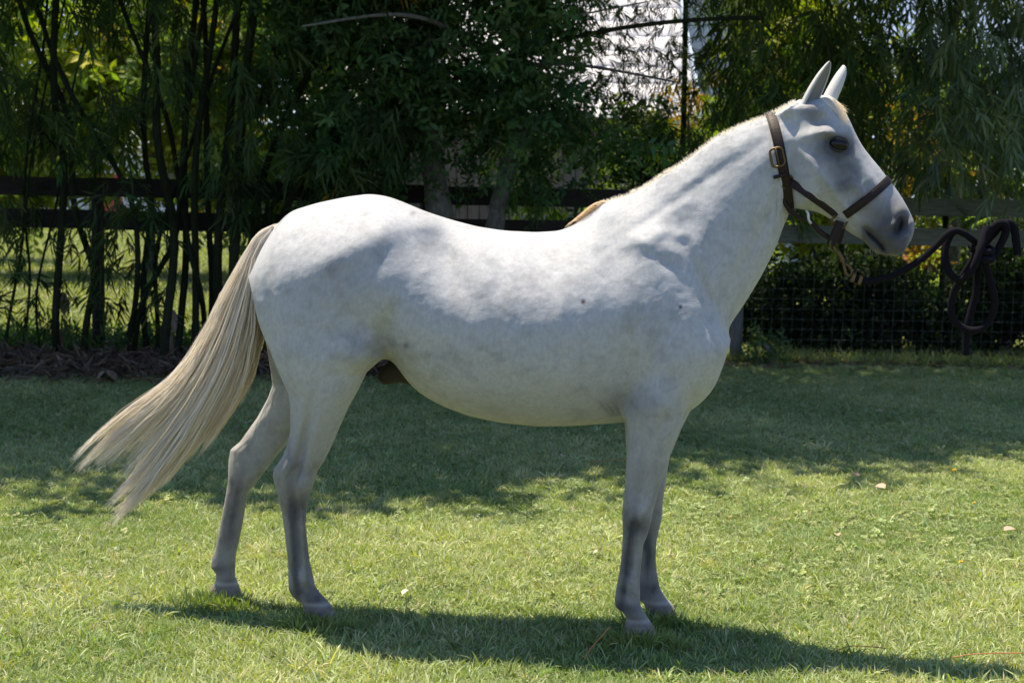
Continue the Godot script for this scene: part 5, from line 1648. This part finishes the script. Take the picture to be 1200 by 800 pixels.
# ---------------------------------------------------------------- small things on the grass
func build_small_things() -> void:
	var r := RandomNumberGenerator.new()
	r.seed = 90
	var spots: Array = [1.98, -7.47, 0, 1.92, -7.78, 0, 2.35, -6.52, 0, 1.19, -5.44, 1, -0.38, -5.25, 2, -0.89, -6.62, 3, 0.39, -5.95, 2, 1.5, -6.35, 3, -0.28, -8.1, 3, 0.31, -8.17, 3, 2.69, -10.28, 3, -3.25, -10.75, 3]
	var names := ["pink fallen petal-like leaf, larger of the two lying close together right of the forelegs", "small tan fallen leaf beside the larger pink leaf on the right", "pink fallen leaf near the right edge of the photo", "yellowish leaf low in the grass right of the front hooves", "pale fallen leaf in the sun between the front and hind hooves", "straw-coloured leaf lying right of the near hind cannon", "small pale leaf by the near front fetlock", "small tan leaf in the sunny grass right of the forelegs", "tan leaf in the shade under the horse's belly", "tan leaf in the shade behind the near foreleg's knee", "tan leaf in the shaded grass below the muzzle", "pale leaf on the shaded grass behind the tail"]
	var cols := [Color(0.55, 0.33, 0.24), Color(0.32, 0.28, 0.08), Color(0.55, 0.45, 0.36), Color(0.38, 0.29, 0.18)]
	for i in names.size():
		var st := begin()
		st.set_smooth_group(-1)
		var ln := 0.085 if i == 0 or i == 2 else 0.06
		leaf(st, Vector3(-ln / 2, 0, 0), Vector3(1, 0.35, 0), ln, ln * 0.5, 0.7, r.randf_range(-0.6, 0.6), 5, 0.35)
		var o := part("fallen_leaf", finish(st), mat(cols[int(spots[i * 3 + 2])].linear_to_srgb(), 0.7), self, Transform3D(Basis(Vector3.UP, r.randf() * TAU), Vector3(spots[i * 3], 0.055, spots[i * 3 + 1])))
		tag(o, names[i], "leaf", "dry leaves fallen on the lawn")
	var fl: Array = [1, -7.87, 2.52, -7.94, 2.35, -7.06, 1.91, -5.86]
	var fn := ["yellow flower in the grass just right of the forelegs", "yellow flower in the middle of the sunny grass on the right", "small yellow flower below the other one on the right", "faint yellow flower low on the right side of the lawn"]
	for i in 4:
		var o := thing("dandelion", fn[i], "flower", Vector3(fl[i * 2], 0, fl[i * 2 + 1]), 0.0, "yellow flowers in the lawn")
		var st := begin()
		tube(st, PackedVector3Array([Vector3.ZERO, Vector3(0.002, 0.03, 0), Vector3(0.0, 0.062, 0.0)]), same(3, 0.0016), 5)
		part("stem", finish(st), M.blade, o)
		st = begin()
		for k in 22: leaf(st, Vector3(0, 0.062, 0), Vector3(cos(k * 2.4), 0.25 + (k % 3) * 0.5, sin(k * 2.4)), 0.017 if i < 2 else 0.011, 0.006, 0.2, 0, 3, 0.1)
		part("flower_head", finish(st), M.yellow, o)
	# dry pine-straw stalks
	var stalks := [[[0.26, -4.59, 0.33, -4.79, 0.38, -4.97], "orange dry stalk sticking up beside the near front hoof"], [[1.12, -4.71, 1.19, -4.73, 1.29, -4.68], "reddish dry stalk lying on the grass in the shadow's edge"], [[1.45, -4.63, 1.58, -4.67, 1.74, -4.66], "long reddish dry stalk lying at the bottom right corner"], [[0.46, -8.11, 0.58, -8.07, 0.73, -8.11], "pale straw lying in the shade right of the near foreleg"]]
	for s in stalks:
		var a: Array = s[0]
		var st := begin()
		st.set_smooth_group(0)
		var up := 0.10 if s == stalks[0] else 0.06
		var pts := curve([Vector3(a[0], 0.035, a[1]), Vector3(a[2], 0.05, a[3]), Vector3(a[4], up, a[5])], 5)
		if s == stalks[0]: pts = curve([Vector3(a[0], 0.02, a[1]), Vector3(a[0] + 0.03, 0.06, a[1] - 0.03), Vector3(a[0] + 0.09, 0.125, a[1] - 0.05)], 5)
		tube(st, pts, same(pts.size(), 0.0019), 5)
		tag(part("dry_stalk", finish(st), M.straw, self), s[1], "stalk", "dry stalks in the grass")
	# big husks lying under the bamboo
	var hs: Array = [-4.3, -11.96, -4.34, -12.45, -4.27, -13.15, -3.98, -13.06, -3.87, -13.38, -2.94, -12.34, -2.71, -11.78, -3.24, -11.41]
	var hn := ["largest tan bamboo husk lying at the left edge of the lawn", "tan husk propped beside the largest one at the left edge", "long brown husk lying at the foot of the thick cane", "brown husk lying right of the thick sheathed cane", "short husk at the foot of the bent cane", "curled husk at the foot of the dense bamboo clump", "brown husk in the litter nearest the tail", "flat tan husk in the litter between bent cane and clump"]
	for i in hn.size():
		var o := part("bamboo_husk", sheath_mesh(r.randf_range(0.28, 0.45), r.randf_range(0.05, 0.09)), M.husk, self, Transform3D(Basis(Vector3.UP, r.randf() * TAU) * Basis(Vector3.RIGHT, 1.35), Vector3(hs[i * 2], 0.07, hs[i * 2 + 1])))
		tag(o, hn[i], "husk", "bamboo husks in the litter")

const CELL := 0.0055
const LEFT_SPRAYS := 4000
const RIGHT_SPRAYS := 6000
const TREE_SPRAYS := 3000
const CANOPY_SPRAYS := 5200

func leaf_mat(rough: float, back: Color) -> StandardMaterial3D:
	var m := mat(Color.WHITE, rough)
	m.vertex_color_use_as_albedo = true
	m.backlight_enabled = true
	m.backlight = back
	return m

func wood(c1: Color, c2: Color, seed_: int, scale: Vector3, rough := 0.85) -> StandardMaterial3D:
	var m := mat(Color.WHITE, rough)
	m.albedo_texture = noise_tex(seed_, 0.02, 5, [c1.linear_to_srgb(), c1.lerp(c2, 0.5).linear_to_srgb(), c2.linear_to_srgb()], 256)
	m.uv1_triplanar = true
	m.uv1_scale = scale
	return m


func camera_and_light() -> void:
	var cam := Camera3D.new()
	cam.name = "camera"
	cam.position = Vector3(0, 1.55, 0)
	cam.rotation_order = EULER_ORDER_YXZ
	cam.rotation = Vector3(-atan(170.0 / 1667.0), 0, deg_to_rad(1.3))
	cam.fov = rad_to_deg(2.0 * atan(400.0 / 1667.0))
	cam.near = 0.1
	cam.far = 400
	var lens := CameraAttributesPhysical.new()
	lens.frustum_focal_length = 12.0 / (400.0 / 1667.0)
	lens.frustum_focus_distance = 4.95
	lens.frustum_near = 0.1
	lens.frustum_far = 400
	lens.exposure_aperture = 5.6
	cam.attributes = lens
	add_child(cam)
	cam.current = true
	var sky_m := ProceduralSkyMaterial.new()
	sky_m.sky_top_color = Color(0.41, 0.53, 0.73)
	sky_m.sky_horizon_color = Color(0.79, 0.84, 0.91)
	sky_m.sky_curve = 0.12
	sky_m.ground_bottom_color = Color(0.16, 0.2, 0.1)
	sky_m.ground_horizon_color = Color(0.45, 0.5, 0.45)
	sky_m.energy_multiplier = 0.82
	var sky := Sky.new()
	sky.sky_material = sky_m
	var env := Environment.new()
	env.background_mode = Environment.BG_SKY
	env.sky = sky
	env.ambient_light_source = Environment.AMBIENT_SOURCE_SKY
	env.tonemap_mode = Environment.TONE_MAPPER_LINEAR
	env.tonemap_exposure = 1.85
	env.sdfgi_enabled = true
	env.ssao_enabled = true
	env.ssil_enabled = true
	var we := WorldEnvironment.new()
	we.name = "world_environment"
	we.environment = env
	add_child(we)
	var sun := DirectionalLight3D.new()
	sun.name = "sun"
	sun.light_color = Color(1.0, 0.95, 0.86)
	sun.light_energy = 1.6
	sun.light_angular_distance = 0.5
	sun.shadow_enabled = true
	add_child(sun)
	sun.look_at_from_position(Vector3(-0.25, 1.0, -0.2) * 20.0, Vector3.ZERO, Vector3.RIGHT)

func materials() -> void:
	var coat := mat(Color.WHITE, 0.55)
	coat.vertex_color_use_as_albedo = true
	coat.metallic_specular = 0.35
	coat.rim_enabled = true
	coat.rim = 0.35
	coat.heightmap_enabled = true
	coat.heightmap_texture = noise_tex(21, 0.05, 4, [], 512)
	coat.heightmap_scale = 0.13
	coat.uv1_triplanar = true
	coat.uv1_scale = Vector3(16, 6, 16)
	M.coat = coat
	M.eye = mat(Color(0.012, 0.008, 0.006), 0.2)
	M.eye.metallic_specular = 0.45
	M.dark_skin = mat(lin(0.022, 0.02, 0.021), 0.5)
	M.groin = mat(lin(0.022, 0.017, 0.012), 0.8)
	var hair := mat(Color.WHITE, 0.5)
	hair.vertex_color_use_as_albedo = true
	hair.backlight_enabled = true
	hair.backlight = Color(0.9, 0.84, 0.72)
	M.hair = hair
	var leather := mat(lin(0.020, 0.011, 0.009), 0.5)
	leather.metallic_specular = 0.35
	leather.heightmap_enabled = true
	leather.heightmap_texture = noise_tex(31, 0.04, 4, [], 256)
	leather.heightmap_scale = 0.08
	leather.uv1_triplanar = true
	leather.uv1_scale = Vector3(20, 20, 20)
	M.leather = leather
	M.brass = mat(lin(0.15, 0.105, 0.05), 0.5, 0.9)
	M.steel = mat(lin(0.5, 0.5, 0.52), 0.3, 1.0)
	var rope := mat(lin(0.010, 0.009, 0.012), 0.95)
	rope.metallic_specular = 0.2
	M.rope = rope
	M.leaf = leaf_mat(0.6, Color(0.85, 0.95, 0.30))
	M.leaf.metallic_specular = 0.3
	M.blade = leaf_mat(0.5, Color(0.80, 0.85, 0.35))
	M.dry = leaf_mat(0.7, Color(0.3, 0.25, 0.15))
	var soil := mat(Color.WHITE, 0.95)
	soil.albedo_texture = noise_tex(51, 0.03, 5, [lin(0.045, 0.05, 0.018), lin(0.09, 0.105, 0.035), lin(0.13, 0.14, 0.05)], 512)
	tri(soil, Vector3(0.7, 0.7, 0.7))
	M.soil = soil
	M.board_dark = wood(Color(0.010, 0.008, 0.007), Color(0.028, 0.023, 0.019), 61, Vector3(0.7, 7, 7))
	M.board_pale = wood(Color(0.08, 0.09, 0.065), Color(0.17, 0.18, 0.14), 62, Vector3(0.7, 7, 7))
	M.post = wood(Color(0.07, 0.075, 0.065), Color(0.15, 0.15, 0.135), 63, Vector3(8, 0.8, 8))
	M.wire = mat(lin(0.16, 0.17, 0.17), 0.7, 0.0)
	M.plank_dark = mat(lin(0.05, 0.04, 0.035), 0.9)
	M.plank_a = wood(Color(0.16, 0.125, 0.11), Color(0.26, 0.215, 0.19), 64, Vector3(0.5, 6, 6))
	M.plank_b = wood(Color(0.13, 0.105, 0.10), Color(0.22, 0.185, 0.17), 65, Vector3(0.5, 6, 6))
	M.plank_c = wood(Color(0.19, 0.16, 0.145), Color(0.30, 0.26, 0.24), 66, Vector3(0.5, 6, 6))
	M.roof = mat(lin(0.62, 0.60, 0.61), 0.5, 0.0)
	M.barge = mat(lin(0.45, 0.55, 0.68), 0.6)
	M.white = mat(lin(0.72, 0.71, 0.72), 0.7)
	M.grey = mat(lin(0.4, 0.4, 0.42), 0.7)
	M.pane = mat(lin(0.03, 0.04, 0.05), 0.08)
	M.red = mat(lin(0.45, 0.04, 0.05), 0.5)
	M.far_roof = mat(lin(0.3, 0.3, 0.31), 0.8)
	M.culm = wood(Color(0.012, 0.017, 0.009), Color(0.032, 0.038, 0.02), 67, Vector3(5, 1, 5), 0.85)
	M.culm.metallic_specular = 0.2
	M.husk = wood(Color(0.16, 0.11, 0.075), Color(0.38, 0.29, 0.21), 68, Vector3(6, 1.5, 6))
	M.bark = wood(Color(0.07, 0.066, 0.058), Color(0.24, 0.235, 0.21), 69, Vector3(3, 1.6, 3), 0.95)
	M.bark.heightmap_enabled = true
	M.bark.heightmap_texture = noise_tex(70, 0.05, 4, [], 256)
	M.bark.heightmap_scale = 1.5
	M.yellow = mat(lin(0.75, 0.50, 0.01), 0.6)
	M.straw = mat(lin(0.48, 0.19, 0.06), 0.6)

func _ready() -> void:
	camera_and_light()
	materials()
	build_ground()
	build_barn()
	build_far_house()
	build_fence()
	build_bamboo()
	build_tree()
	build_right_bamboo()
	build_backdrop_plants()
	var hz := Transform3D(Basis(Vector3.UP, -deg_to_rad(5.0)), Vector3(0, 0, -5))
	var horse := thing("horse", "white grey horse standing side-on on the lawn with a blond tail", "horse")
	horse.transform = hz
	build_horse(horse)
	for s in [1.0, -1.0]: eye_of_horse(horse, s)
	tail_of_horse(horse)
	mane_of_horse(horse)
	groin_of_horse(horse)
	hooves_of_horse(horse)
	build_halter(hz)
	build_rope(hz)
	build_small_things()
